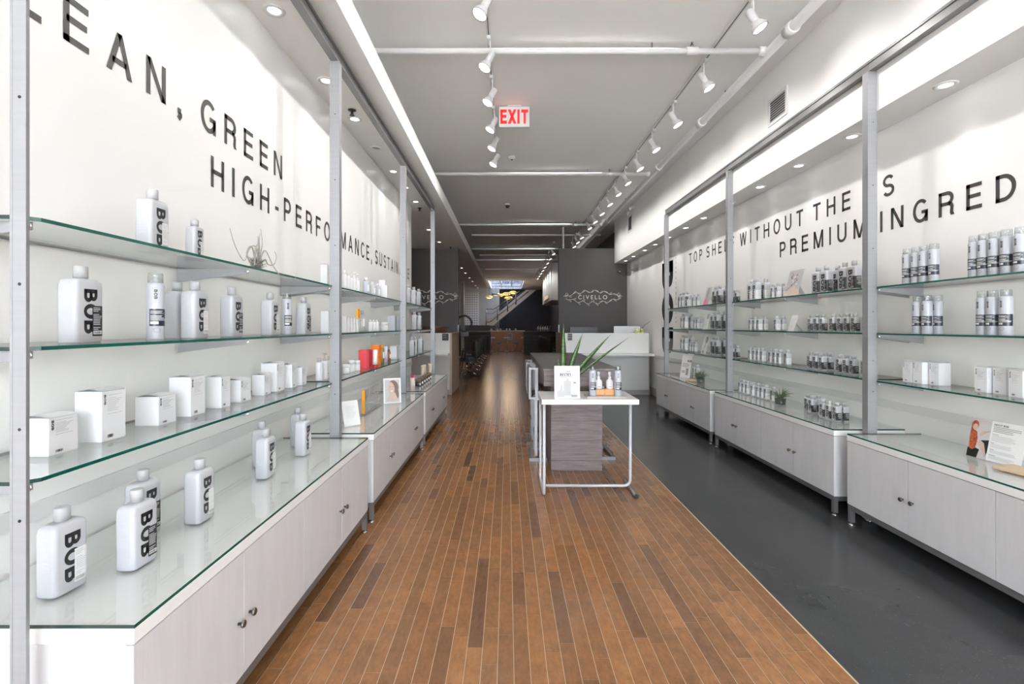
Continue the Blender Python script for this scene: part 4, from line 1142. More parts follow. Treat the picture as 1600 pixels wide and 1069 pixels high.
card('blank_card', 'white folded card behind second post on CLEAN GREEN cabinet', 'card', (-1.18, 3.66, TOPZ), .9, .14, .19, .25, M_WHITE, ex)
# ------------------------------------------------------------------ small amber acrylic on the middle shelf
t = thing('amber_block', 'small upright amber acrylic block, middle shelf, CLEAN GREEN wall', 'sign', (-1.31, 4.20, SHELF[2]))
MB().box(-.01, .01, -.02, .02, .12, .20).build('block', M_AMBERP, t); MB().box(-.006, .006, -.02, .02, 0, .12).build('clear_stem', M_CLEAR, t)

# ------------------------------------------------------------------ white side table in the aisle with its display
def side_table():
    x0, x1, y0, y1, zt = .277, 1.068, 3.89, 4.39, .80
    t = thing('side_table', 'white top side table with bent tube legs in the aisle', 'table', (0, 0, 0))
    MB().box(x0, x1, y0, y1, zt - .040, zt, bev=.002).build('tabletop', M_LAM, t)
    r = .0125
    def bend(pts, rad, n=6):
        P = [Vector(p) for p in pts]; out = [P[0]]
        for i in range(1, len(P) - 1):
            a = (P[i - 1] - P[i]).normalized(); b = (P[i + 1] - P[i]).normalized()
            s, e = P[i] + a * rad, P[i] + b * rad
            for k in range(n + 1): u = k / n; out.append((1 - u) ** 2 * s + 2 * u * (1 - u) * P[i] + u * u * e)
        out.append(P[-1]); return out
    xl = x0 + .022
    MB().tube(bend([(xl, y0 + .03, zt - .041), (xl, y0 + .03, r), (xl, y1 - .03, r), (xl, y1 - .03, zt - .041)], .06), r, 12).build('leg_loop', M_LEGW, t)
    ym = (y0 + y1) / 2 - .06
    MB().tube(bend([(xl + .005, ym, .04), (x1 - .025, ym, .04), (x1 - .025, ym, zt - .041)], .06), r, 12).build('leg', M_LEGW, t)
    MB().tube([(x1 - .022, y0 + .01, r), (x1 - .022, y1 - .09, r)], r, 12).build('foot_bar', M_STEEL, t)
    MB().lathe([(r + .004, 0), (r + .004, .02)], c=(x1 - .022, y0 + .012, r + .004), n=12, axis=(0, -1, 0)).build('foot_cap', M_BLACKP, t)
side_table()
def ex(poly, ell, txt, lines):
    txt('logo', 'BOB', -.03, .80, .055, M_GREYPR, .1, 1.2)
    txt('heading', 'BESTIES', -.28, .69, .085, M_BLACK, .10, 1.22, xs=.82)
    lines('subtitle', -.33, .36, .635, .68, 2, M_GREYPR, 3, .010)
    poly('tall_bottle_picture', [(-.14, .08), (.16, .08), (.16, .52), (.05, .56), (.05, .62), (-.03, .62), (-.03, .56), (-.14, .52)], M_PALEPR, .001)
    poly('spray_picture', [(-.40, .04), (-.10, .04), (-.10, .20), (-.20, .28), (-.20, .40), (-.26, .40), (-.26, .28), (-.40, .20)], M_PALEPR, .0012)
    poly('grey_bottle_picture', [(.16, .04), (.40, .04), (.40, .44), (.16, .44)], M_SILVER, .0013)
    poly('grey_bottle_label', [(.16, .04), (.40, .04), (.40, .13), (.16, .13)], M_GREYPR, .0017)
    poly('grey_bottle_cap', [(.24, .45), (.36, .45), (.36, .50), (.24, .52)], M_GREYPR, .0015)
    txt('bottle_logo', 'BOB', .19, .30, .04, M_BLACK, .1, .03)
card('countertop_sign', 'white BESTIES sign standing on the side table', 'sign', (.492, 3.955, .8), 0, .21, .268, .06, M_WHITE, ex)
tr = thing('slate_tray', 'pale grey stone tray holding bottles on the side table', 'tray', (.825, 4.06, .8))
MB().box(-.165, .165, -.085, .085, 0, .012, bev=.002).build('slab', M_TAUPE, tr)
cr = thing('wood_block', 'orange wood block stand between two spray cans', 'stand', (.82, 4.09, .8125))
MB().box(-.095, -.001, -.04, .04, 0, .05, bev=.002).build('block_half', M_ORWOOD, cr); MB().box(.001, .095, -.04, .04, 0, .05, bev=.002).build('block_half', M_ORWOOD, cr)
place('can', 'L', 4.02, .8125, 'spray can at the sign end of the stone tray', .713, -PI / 2 - .1, 'white spray cans')
place('can', 'L', 4.02, .8125, 'spray can at the outer end of the stone tray', .925, -PI / 2 - .1, 'white spray cans')
def sprayer(label, x):
    t = thing('spray_bottle', label, 'bottle', (x, 4.085, .8630), -PI / 2, 'small spray bottles on the wood block')
    MB().lathe([(.028, 0), (.031, .004), (.031, .062), (.026, .074), (.013, .082), (.012, .088)], n=20).build('body', M_FIX, t)
    MB().lathe([(.014, .088), (.014, .104), (.008, .106), (.008, .118), (.011, .120), (.011, .142), (.008, .146)], n=16).box(0, .018, -.004, .004, .128, .136).build('spray_head', M_FIX, t)
    lb = MB().rings([[(.0316 * math.cos(a * .12), .0316 * math.sin(a * .12), z) for a in range(-8, 9)] for z in (.014, .058)], False, False, closed=False)
    l = lb.build('label', M_WHITE, t)
    f = MB()
    for k, z in enumerate((.05, .046, .042, .036)): f.rings([[(.0322 * math.cos(a * .12), .0322 * math.sin(a * .12), z + d) for a in range(-5, 4)] for d in (0, .0014)], False, False, closed=False)
    f.rings([[(.0322 * math.cos(a * .12), .0322 * math.sin(a * .12), z) for a in range(-3, 4)] for z in (.018, .025)], False, False, closed=False)
    f.build('fine_print', M_GREYPR, l)
sprayer('small spray bottle on wood block, nearer the BESTIES sign', .775)
sprayer('small spray bottle on wood block, away from the BESTIES sign', .868)

def snake_plant():
    t = thing('snake_plant', 'snake plant with banded green leaves behind the BESTIES sign', 'plant', (.50, 4.17, .8))
    MB().lathe([(.045, 0), (.05, .004), (.058, .11), (.052, .11), (.05, .09)], n=24).build('pot', M_LAM, t)
    MB().lathe([(.05, .085), (.05, .095)], n=16).build('soil', M_SOIL, t)
    def leaf(dx, dy, L, w, bx, bow=0.0):
        n = 8; d = Vector((dx, dy, 1)).normalized(); side = Vector((math.cos(bow), math.sin(bow), 0)); mb = MB(); R = []
        for i in range(n + 1):
            q = i / n; ww = w * math.sin(PI * min(.5 + .0, .5) ) * (0.55 + .45 * math.sin(PI * min(1, q * 1.1))) * (1 - q ** 4) + .0008
            c = Vector((bx, 0, .085)) + d * L * q + Vector((dx, dy, 0)) * .12 * q * q * L
            nrm = side.cross(d).normalized()
            R.append([c - side * ww, c + nrm * ww * .25 - side * ww * .3, c + side * ww, c + nrm * ww * .12])
        mb.rings(R); mb.build('leaf', M_LEAF, t)
    leaf(.0, .05, .53, .024, -.01, .2)
    leaf(.30, 0, .47, .023, .0, -.2)
    leaf(.78, .05, .56, .025, .01, .1)
    leaf(1.10, -.02, .62, .022, .02, .3)
    leaf(-.16, .02, .24, .018, -.02, 0)
snake_plant()

# ------------------------------------------------------------------ long bar table with stools
def bar_table():
    t = thing('bar_table', 'long weathered grey wood bar table behind the side table', 'table', (0, 0, 0))
    MB().box(.33, 1.03, 4.40, 7.04, .985, 1.005, bev=.002).build('tabletop', M_TABLETOP, t)
    for k in range(3):
        MB().box(.334, 1.026, 4.404, 7.036, .845 + k * .0465, .845 + (k + 1) * .0465 - .0015, bev=.001).build('apron_board', M_GREYWOOD, t)
    n = 5; z = 0.0
    for k, h in enumerate((.10, .19, .19, .18, .183)):
        MB().box(.42, .914, 4.63, 6.85, z + .001, z + h - .0008, bev=.0015).build('base_board', M_GREYWOOD, t); z += h
bar_table()
def stool(label, x, y, s, lx=-.13):
    """s=+1: the sitter faces +x"""
    t = thing('bar_stool', label, 'stool', (x, y, 0), 0 if s > 0 else PI, 'cantilever bar stools at the long table')
    b = MB(); w = .24; hh = .016
    b.box(-.19, -.005, -w, -w + .035, 0, hh * 2).box(-.19, -.005, w - .035, w, 0, hh * 2).box(-.19, -.155, -w + .035, w - .035, 0, hh * 2).box(-.038, -.005, -w + .035, w - .035, 0, hh * 2)
    b.build('base_frame', M_STEEL_D, t)
    MB().box(lx, lx + .03, -.14, -.11, .032, .62).build('leg', M_STEEL, t); MB().box(lx, lx + .03, .11, .14, .032, .62).build('leg', M_STEEL, t)
    MB().box(lx, lx + .03, -.11, .11, .25, .28).build('foot_rest', M_STEEL, t)
    MB().box(-.155, -.01, -.20, .20, .64, .68, bev=.01).build('seat', M_GREYWOOD, t)
    MB().box(-.15, -.02, -.18, .18, .62, .6395).build('seat_frame', M_STEEL, t)
    MB().box(-.195, -.165, -.21, .21, .66, .97, bev=.006).build('backrest', M_GREYWOOD, t)
    for y_ in (-.232, .212):
        a = MB(); a.box(-.195, -.175, y_, y_ + .02, .64, .965).box(-.13, -.10, y_, y_ + .02, .64, .965).box(-.175, -.13, y_, y_ + .02, .64, .66).box(-.175, -.13, y_, y_ + .02, .945, .965)
        a.build('side_frame', M_STEEL_D, t)
stool('grey wood bar stool nearest the side table', .415, 5.19, 1)
stool('grey wood bar stool second from the side table', .415, 5.89, 1)
stool('grey wood bar stool on the dark floor side of the table', .934, 5.24, -1, -.036)

# ------------------------------------------------------------------ reception desks
def desk(side):
    right = side == 'R'
    x0, x1 = (1.16, 2.86) if right else (-2.7, -1.17)
    y0 = 9.70
    t = thing('reception_desk', 'white reception desk with projecting ledge beside the giant BOB logo' if right else 'white reception desk with ledge beyond the CLEAN GREEN wall', 'desk', (0, 0, 0))
    MB().box(x0, x1, y0, y0 + .06, .845, 1.25, bev=.002).build('upper_panel', M_DESK, t)
    lx1 = x1 + (.02 if right else 0)
    MB().box(x0, lx1, y0 - .30, y0 + .1, .805, .843, bev=.002).build('ledge', M_LAM, t)
    MB().box(x0 + .002, x1 - .002, y0 + .01, y0 + .05, .10, .804).build('lower_panel', M_DESKLOW, t)
    MB().box(x0, x1, y0 + .03, y0 + .06, 0, .099).build('plinth', M_BASE, t)
    ex0, ex1 = (x0 - .045, x0 - .001) if right else (x1 + .001, x1 + .045)
    MB().box(ex0, ex1, y0, y0 + 1.4, 0, 1.25, bev=.002).build('end_panel', M_OAKT, t)
    MB().box(x0, x1, y0 + .065, y0 + .75, .72, .75).build('worktop', M_LAM, t)
    if right: MB().box(x1 + .001, x1 + .012, y0 - .01, y0 + .06, 0.0, 1.262).build('edge_strip', M_STEEL, t)
    sx = x0 + .10 if right else x1 - .085
    n = thing('hours_plaque', 'small black plaque on the desk by the bar table' if right else 'small black plaque on the desk corner by wood end panel', 'sign', (sx, y0 - .002, 1.17))
    w = .045 if right else .065
    MB().box(-w, w, -.004, 0, -.07, .07).build('plate', M_BLACKP, n)
    text_mb('CIVELLO', .017, .15, (-w * .75, -.005, .025), (1, 0, 0), (0, 0, 1), xs=.55)[0].build('lettering', M_WHITE, n)
    text_mb('SALON SPA', .014, .15, (-w * .75, -.005, -.02), (1, 0, 0), (0, 0, 1), xs=.55)[0].build('lettering', M_WHITE, n)
desk('R'); desk('L')
def monitor(label, x, y, w, h, m, rz):
    t = thing('monitor', label, 'monitor', (x, y, .7505), rz)
    MB().box(-w / 2, w / 2, -.015, .015, .22, .22 + h, bev=.004).build('panel', m, t)
    MB().box(-w / 2 + .01, w / 2 - .01, .016, .018, .23, .21 + h).build('screen', M_BLACKP, t)
    MB().box(-.03, .03, -.01, .01, .012, .22).build('stem', m, t); MB().box(-.11, .11, -.08, .08, 0, .012).build('base', m, t)
    MB().lathe([(.022, 0), (.022, .001), (.018, .0012)], c=(0, -.0152, .22 + h * .55), n=16, axis=(0, -1, 0)).build('emblem', M_SILVER if m is M_BLACKP else M_BLACKP, t)
monitor('black monitor seen from behind on the reception desk', 1.60, 10.05, .58, .40, M_BLACKP, 0)
monitor('silver curved monitor seen from behind on the reception desk', 2.50, 10.05, .55, .42, M_SILVER, .0)
pt = thing('desk_plant', 'lime green round succulent plant at the end of the reception desk', 'plant', (2.72, 9.88, .7505))
MB().lathe([(.06, 0), (.07, .35), (.06, .42)], n=16).build('pot', M_LAM, pt)
b = MB(); rnd = random.Random(1)
for k in range(14): b.ball((rnd.uniform(-.07, .07), rnd.uniform(-.05, .05), .50 + rnd.uniform(-.04, .06)), .035, 8, 6)
b.build('leaves', M_LIME, pt); MB().tube([(.02, 0, .55), (.10, 0, .66), (.22, 0, .74)], [.006, .005, .003], 6).build('stalk', M_LEAFD, pt)
bk = thing('copper_bowl', 'brown copper basin on the desk beyond the CLEAN GREEN wall', 'bowl', (-1.52, 10.12, .7505))
MB().lathe([(.10, 0), (.12, .45), (.25, .455), (.275, .62), (.28, .64), (.26, .64), (.22, .50)], n=28).build('basin', M_COPPER, bk)
fv = thing('flower_vase', 'dark vase of dim red flowers on the far desk', 'vase', (-2.05, 10.15, .7505))
MB().lathe([(.05, 0), (.09, .2), (.06, .5), (.07, .56)], n=20).build('vase', M_BLACKP, fv)
b = MB()
for k in range(12): b.ball((rnd.uniform(-.14, .14), rnd.uniform(-.1, .1), .66 + rnd.uniform(0, .24)), .05, 8, 5)
b.build('flowers', mat('dull_red_petal', (.16, .02, .02), .6), fv)

# ------------------------------------------------------------------ salon sign on both partitions
def salon_sign(xc, label):
    t = thing('salon_sign', label, 'sign', (xc, 11.798, 2.10), 0, 'CIVELLO wall signs')
    L, w = letters('CIVELLO', .10, .38, .012, 1.0)
    for ch, off, vs, fs in L: MB().add([(off - w / 2 + px, -.001, -.05 + py) for px, py in vs], fs).build('letter', M_WHITE, t)
    rnd = random.Random(6)
    def vine(z, a, ph, sgn):
        pts = []
        for i in range(61):
            u = -1 + 2 * i / 60
            pts.append((u * .66, -.004, z * (1 - u * u * .85) + .026 * math.sin(u * 17 + ph) * (1.2 - abs(u) * .3)))
        MB().tube(pts, .0062, 5).build('vine', M_WHITE, t)
        for i in range(4, 60, 5):
            x, _, zz = pts[i]; d = 1 if (i // 5) % 2 else -1; lv = []
            for k in range(14):
                a_ = 2 * PI * k / 14; lx = .040 * math.cos(a_); lz = .013 * math.sin(a_)
                r_ = .6 * d + (.2 if sgn > 0 else -.2); lv.append((x + lx * math.cos(r_) - lz * math.sin(r_) + .02, -.004, zz + lx * math.sin(r_) + lz * math.cos(r_) + d * .018))
            lv.append(lv[0]); MB().tube(lv, .004, 4).build('vine_leaf', M_WHITE, t)
    vine(.145, .1, 0, 1); vine(-.14, .1, 1.5, -1)
    for s in (-1, 1): MB().tube([(s * .62, -.004, .0), (s * .68, -.004, .05), (s * .64, -.004, .11), (s * .60, -.004, .07), (s * .66, -.004, .02), (s * .72, -.004, .03)], .006, 5).build('curl', M_WHITE, t)
salon_sign((926 - 793) / F * 11.8 + 0.0, 'white CIVELLO vine sign on the partition above the monitors')
salon_sign(-1.93, 'white CIVELLO vine sign on partition beyond the CLEAN GREEN wall')

# ------------------------------------------------------------------ lamps
def track_head(x, y, z, aim, label, group, lit=True, s=1.0, watts=None):
    """aim: +1 toward +x wall, -1 toward -x wall"""
    t = thing('track_light', label, 'lamp', (x, y, z), 0, group)
    d = Vector((aim * .50, -.22, -1)).normalized()
    top = -.0; c = Vector((0, 0, -.19))
    MB().box(-.016, .016, -.05, .05, -.03, -.0).build('adapter', M_FIX, t)
    MB().box(.012 * -aim - .006, .012 * -aim + .006, -.014, .014, -.24, -.03).build('yoke', M_FIX, t)
    c0 = c - d * .07
    q = MB().lathe([(.022, -.075), (.030, -.07), (.030, .02), (.026, .03), (.040, .05), (.058, .085), (.058, .10)], c=c0 + d * .06, n=20, axis=d, cap1=False)
    h = q.build('housing', M_FIX, t)
    MB().lathe([(.054, 0), (.054, .003)], c=c0 + d * .155, n=20, axis=d).build('lens', M_LAMP if lit else M_LAMP_OFF, t)
    MB().lathe([(.0595, 0), (.0595, .004), (.056, .004), (.056, 0)], c=c0 + d * .158, n=20, axis=d).build('rim', M_STEEL_D, t)
    if lit:
        p = c0 + d * .172
        spot(t, p, p + Vector((aim * .62, 0, -1)), TRACK_W * .72 if watts is None else watts, math.radians(125), 0.8, .03)
    return t
def track(x, y0, y1, label):
    t = thing('light_track', label, 'track', (x, y0, ZC))
    L = y1 - y0
    MB().box(-.018, .018, 0, L, -.022, -.0005).build('rail', M_FIX, t)
    MB().box(-.004, .004, .02, L - .02, -.0235, -.0221).build('slot', M_BLACKP, t)
track(-.165, 2.6, 6.95, 'white ceiling light track over the aisle nearest EXIT sign')
for i, y in enumerate((3.50, 4.22, 4.88, 5.56, 6.15, 6.75)):
    track_head(-.165, y, ZC - .0235, -1, f'white track spotlight, {ORD[i]} from shop front, track beside EXIT sign', 'track spotlights beside the EXIT sign')
track(1.88, 1.0, 14.4, 'long white ceiling light track beside the pipe')
for i, y in enumerate((3.66, 4.58, 5.42, 6.2, 6.95, 7.65, 8.3, 9.0, 9.75, 10.5, 11.2, 12.4, 13.1, 13.8)):
    track_head(1.88, y, ZC - .0235, 1, f'white track spotlight, {ORD[i]} from shop front, long track beside pipe', 'track spotlights beside the pipe', watts=TRACK_W * (0.62 if y < 11.5 else .8))
# one head before the frame edge lights the nearest bay on each side
for i, (x, y, a, nm) in enumerate(((-.165, 2.8, -1, 'track beside EXIT sign'), (1.88, 2.7, 1, 'long track beside pipe'), (1.88, 1.7, 1, 'end of long track'))):
    track_head(x, y, ZC - .0235, a, f'white track spotlight above the camera, {nm}', 'track spotlights above the view', watts=TRACK_W * (.6 if a < 0 else .6))
track(1.42, 14.6, 24.0, 'white light track over the salon chairs')
for i in range(8):
    track_head(1.42, 15.2 + i * 1.15, ZC - .0235, 1, f'white track spotlight, {ORD[i]} from partition, track over salon chairs', 'track spotlights over the salon chairs', watts=18)

def downlight(x, y, z, label, group, lit=True, watts=None):
    t = thing('downlight', label, 'lamp', (x, y, z), 0, group)
    MB().lathe([(.036, -.001), (.040, -.006), (.062, -.006), (.064, -.001), (.064, 0)], n=28, cap0=False, cap1=False).build('trim_ring', M_FIX, t)
    MB().lathe([(.0, -.0025), (.036, -.0025), (.036, -.0015), (.0, -.0015)], n=24, cap0=False, cap1=False).build('lens', M_LAMP if lit else M_LAMP_OFF, t)
    if lit: spot(t, (0, 0, -.012), (0, 0, -1), DOWN_W if watts is None else watts, math.radians(75), .7, .03)
for i, y in enumerate((2.89, 3.72, 4.41, 5.13, 5.91, 6.6, 7.35)):
    downlight(-1.405, y, SOF_L_Z, f'recessed downlight, {ORD[i]} from shop front, soffit over CLEAN GREEN wall' if i != 3 else 'unlit grey recessed fitting in the soffit over CLEAN GREEN wall', 'downlights over the CLEAN GREEN wall', lit=i != 3)
for i, (x, y) in enumerate(((-1.56, 9.5), (-2.22, 10.9), (-1.55, 10.9))):
    downlight(x, y, SOF_L_Z, f'recessed downlight over the far desk, {ORD[i]} from the shelving', 'downlights over the far desk', watts=34)
for i, (x, y) in enumerate(((-1.51, 15.8), (-1.52, 17.3), (-1.51, 19.1), (-1.5, 20.6), (-2.0, 21.7), (-1.51, 22.8), (-1.5, 24.1))):
    downlight(x, y, SOF_L_Z, f'recessed downlight over the salon chairs, {ORD[i]} behind the partition', 'downlights over the salon chairs', watts=34)
for i, y in enumerate((3.05, 3.88, 4.59, 5.29, 6.0, 6.81, 7.5, 8.3, 9.04, 9.74, 10.6, 11.3)):
    downlight(2.785, y, SOF_R_Z, f'recessed downlight, {ORD[i]} from shop front, soffit over PREMIUM wall', 'downlights over the PREMIUM wall')

# ------------------------------------------------------------------ exit sign, pipes, vents, sprinklers, cameras
def exit_sign():
    t = thing('exit_sign', 'white EXIT sign with red letters hanging from ceiling', 'sign', (.078, 5.58, 3.82))
    w, h = .176, .118
    MB().box(-w, w, -.025, .025, -h, h, bev=.004).build('case', M_FIX, t)
    MB().box(-.08, .08, -.03, .03, h + .0005, ZC - 3.82 - .0005).build('mount', M_FIX, t)
    L, lw = letters('EXIT', .165, .11, 1.22, .72)
    for ch, off, vs, fs in L: MB().add([(off - lw / 2 + px, -.0265, -.0825 + py) for px, py in vs], fs).build('letter', M_EXITRED, t)
exit_sign()
def pipes():
    z = 3.87; xm = 2.36
    t = thing('sprinkler_main', 'long white sprinkler pipe along the ceiling edge', 'pipe', (0, 0, 0))
    MB().tube([(xm, YF + .05, z), (xm, 18.9, z)], .042, 14).build('pipe', M_PIPE, t)
    for k, y in enumerate((4.2, 6.05, 7.7, 11.5)):
        MB().lathe([(.055, -.05), (.055, .05)], c=(xm, y - .2, z), n=14, axis=(0, 1, 0)).build('coupling', M_PIPE, t)
    for y in (2.6, 5.2, 9.6): MB().tube([(xm, y, z + .0), (xm, y, ZC)], .006, 6).build('hanger', M_STEEL_D, t)
    for i, y in enumerate((4.32, 7.82, 11.75, 15.5, 18.1)):
        t = thing('sprinkler_branch', f'white pipe crossing the ceiling, {ORD[i]} from shop front', 'pipe', (0, y, z), 0, 'cross pipes under the ceiling')
        r = .026 if i < 3 else .03
        MB().tube([(-2.2 if i < 5 else -1, 0, 0), (xm - .06, 0, 0)], r, 12).build('pipe', M_PIPE, t)
        MB().lathe([(.04, -.06), (.04, .0)], c=(xm - .045, 0, 0), n=12, axis=(1, 0, 0)).build('elbow', M_PIPE, t)
        MB().lathe([(.036, -.05), (.036, .05)], c=(1.66, 0, 0), n=12, axis=(1, 0, 0)).build('tee', M_PIPE, t)
        hd = MB().lathe([(.012, 0), (.014, .03), (.008, .035), (.008, .05)], c=(1.66, 0, .03), n=10)
        hd.build('sprinkler_head', M_BRUSH_D, t)
        MB().tube([(1.30, 0, .0), (1.30, 0, ZC - z)], .004, 6).build('hanger', M_STEEL_D, t)
    t = thing('drop_pipe', 'thin white vertical pipe dropping to the charcoal partition', 'pipe', (0, 0, 0))
    MB().tube([(1.38, 11.9, 3.30), (1.38, 11.9, 3.845)], .022, 10).build('pipe', M_PIPE, t)
pipes()
def vent(y0, y1, z0, z1, label):
    t = thing('wall_vent', label, 'vent', (SOF_R_X, (y0 + y1) / 2, (z0 + z1) / 2), 0, 'white louvred wall vents')
    w, h = (y1 - y0) / 2, (z1 - z0) / 2; e = .03
    f = MB().box(-.012, -.0005, -w - e, -w, -h - e, h + e).box(-.012, -.0005, w, w + e, -h - e, h + e).box(-.012, -.0005, -w, w, h, h + e).box(-.012, -.0005, -w, w, -h - e, -h)
    f.build('frame', M_FIX, t); MB().box(-.002, -.0006, -w, w, -h, h).build('opening_shade', M_BLACKP, t)  # black sheet stands in for the shade behind the slats
    n = 9
    for k in range(n):
        z = -h + 2 * h * (k + .5) / n
        MB().add([(-.003, -w, z + .008), (-.003, w, z + .008), (-.014, w, z - .004), (-.014, -w, z - .004), (-.002, -w, z + .006), (-.002, w, z + .006), (-.013, w, z - .007), (-.013, -w, z - .007)],
                 [(0, 3, 2, 1), (4, 5, 6, 7), (3, 7, 6, 2)]).build('slat', M_FIX, t)
vent(4.53, 4.80, 3.42, 3.63, 'white louvred vent above the aluminium beam')
vent(10.15, 10.42, 3.45, 3.74, 'white louvred vent near the charcoal partition')
em = thing('emergency_light', 'white twin-head emergency light over the far vent', 'lamp', (SOF_R_X, 10.0, 3.86))
MB().box(-.06, -.0005, -.05, .05, -.03, .03).build('case', M_FIX, em)
for s in (-1, 1): MB().lathe([(.03, 0), (.045, .04), (.045, .06)], c=(-.07, s * .09, -.06 - .02 * s), n=14, axis=(-1, 0, -.3)).build('head', M_FIX, em)
def sprink(x, y, z, label, black=True):
    t = thing('sprinkler', label, 'sprinkler', (x, y, z), 0, 'small ceiling sprinklers')
    m = M_BLACKP if black else M_BRUSH_D
    MB().lathe([(.035, 0), (.035, -.004), (.012, -.008), (.010, -.035)], n=16).build('body', m, t); MB().lathe([(.022, -.045), (.022, -.048)], n=16).build('deflector', m, t)
    MB().tube([(-.012, 0, -.03), (-.014, 0, -.045)], .002, 4).tube([(.012, 0, -.03), (.014, 0, -.045)], .002, 4).build('arms', m, t)
sprink(-1.37, 4.23, SOF_L_Z, 'dark sprinkler in the soffit between the downlights')
sprink(-1.42, 7.75, SOF_L_Z, 'dark sprinkler in the soffit at the end of the shelving')
sprink(-1.38, 11.6, SOF_L_Z, 'dark sprinkler in front of the far charcoal partition')
dc = thing('dome_camera', 'small dome camera on the ceiling beyond the EXIT sign', 'camera', (0.0, 10.06, ZC))
MB().lathe([(.06, 0), (.06, -.03)], n=18).build('base', M_FIX, dc); MB().ball((0, 0, -.04), .045, 14, 8).build('dome', M_BLACKP, dc)
dc = thing('ceiling_sensor', 'small white sensor on ceiling beside the EXIT sign', 'sensor', (.065, 7.25, ZC))
MB().lathe([(.05, 0), (.05, -.02), (.03, -.04)], n=16).build('body', M_FIX, dc); MB().lathe([(.016, -.0405), (.012, -.05)], n=10).build('eye', M_BLACKP, dc)
dc = thing('wall_camera', 'small round camera in the partition corner under the soffit', 'camera', (2.75, 11.798, 2.73))
MB().lathe([(.055, 0), (.055, .03), (.04, .05)], n=18, axis=(0, -1, 0)).build('body', M_DARK, dc); MB().lathe([(.02, .05), (.02, .055)], n=12, axis=(0, -1, 0)).build('lens', M_CHROME, dc)

# ------------------------------------------------------------------ salon area behind the partitions
def salon_chair_proto():
    t = thing('salon_chair', 'x', 'chair')
    MB().lathe([(.025, .10), (.025, .38)], n=12).build('column', M_CHROME, t)
    for k in range(5):
        a = 2 * PI * k / 5; MB().tube([(0, 0, .12), (.16 * math.cos(a), .16 * math.sin(a), .09), (.30 * math.cos(a), .30 * math.sin(a), .035)], [.022, .018, .014], 8).build('leg', M_CHROME, t)
    MB().box(-.25, .25, -.24, .24, .40, .52, bev=.03).build('seat', M_BLACKL, t)
    MB().box(-.27, -.19, -.25, .25, .50, .98, bev=.03).build('backrest', M_BLACKL, t)
    for s in (-1, 1): MB().tube([(-.20, s * .27, .45), (-.2, s * .27, .68), (.18, s * .27, .68), (.2, s * .27, .45)], .016, 8).build('armrest', M_BLACKP, t)
    index_children(t); PROTO['chair'] = [t, False]
salon_chair_proto()
def chair(x, y, rz, label, group):
    t, used = PROTO['chair']
    if not used:
        PROTO['chair'][1] = True; t.location = (x, y, 0); t.rotation_euler = (0, 0, rz); t['label'] = label; t['group'] = group; return
    copy_thing(t, (x, y, 0), rz, label, group)
for i in range(7): chair(-1.14 , 13.5 + i * 1.25, PI + .25, f'black salon chair, {ORD[i]} behind the partition with the copper basin', 'salon chairs in the longer row')
for i in range(4): chair(1.62, 16.2 + i * 1.4, .2, f'black salon chair, {ORD[i]} behind the partition with the monitors', 'salon chairs in the shorter row')
st = thing('styling_station', 'white styling station frame behind the monitor partition', 'station', (2.25, 18.3, 0))
MB().box(-.25, .25, -.02, .02, .86, .90).box(-.25, -.21, -.02, .02, 0, .86).box(.21, .25, -.02, .02, 0, .86).build('frame', M_FIX, st)
rg = thing('ring_stand', 'black ring on a tripod stand beside the desk end panel', 'stand', (-1.12, 12.6, 0))
R2 = []
for i in range(33):
    a = 2 * PI * i / 32; R2.append((-.02 + .20 * math.cos(a), 0, 1.46 + .20 * math.sin(a)))
MB().tube(R2, .028, 8).build('ring', M_BLACKP, rg)
MB().tube([(0, 0, .5), (0, 0, 1.26)], .016, 8).build('pole', M_BLACKP, rg)
for a in (-.3, 2.0, 4.0): MB().tube([(0, 0, .62), (.42 * math.cos(a), .42 * math.sin(a), .012)], .011, 6).build('leg', M_BLACKP, rg)
MB().box(-.12, .10, -.03, .03, 1.12, 1.24, bev=.01).build('controller', M_BLACKP, rg)

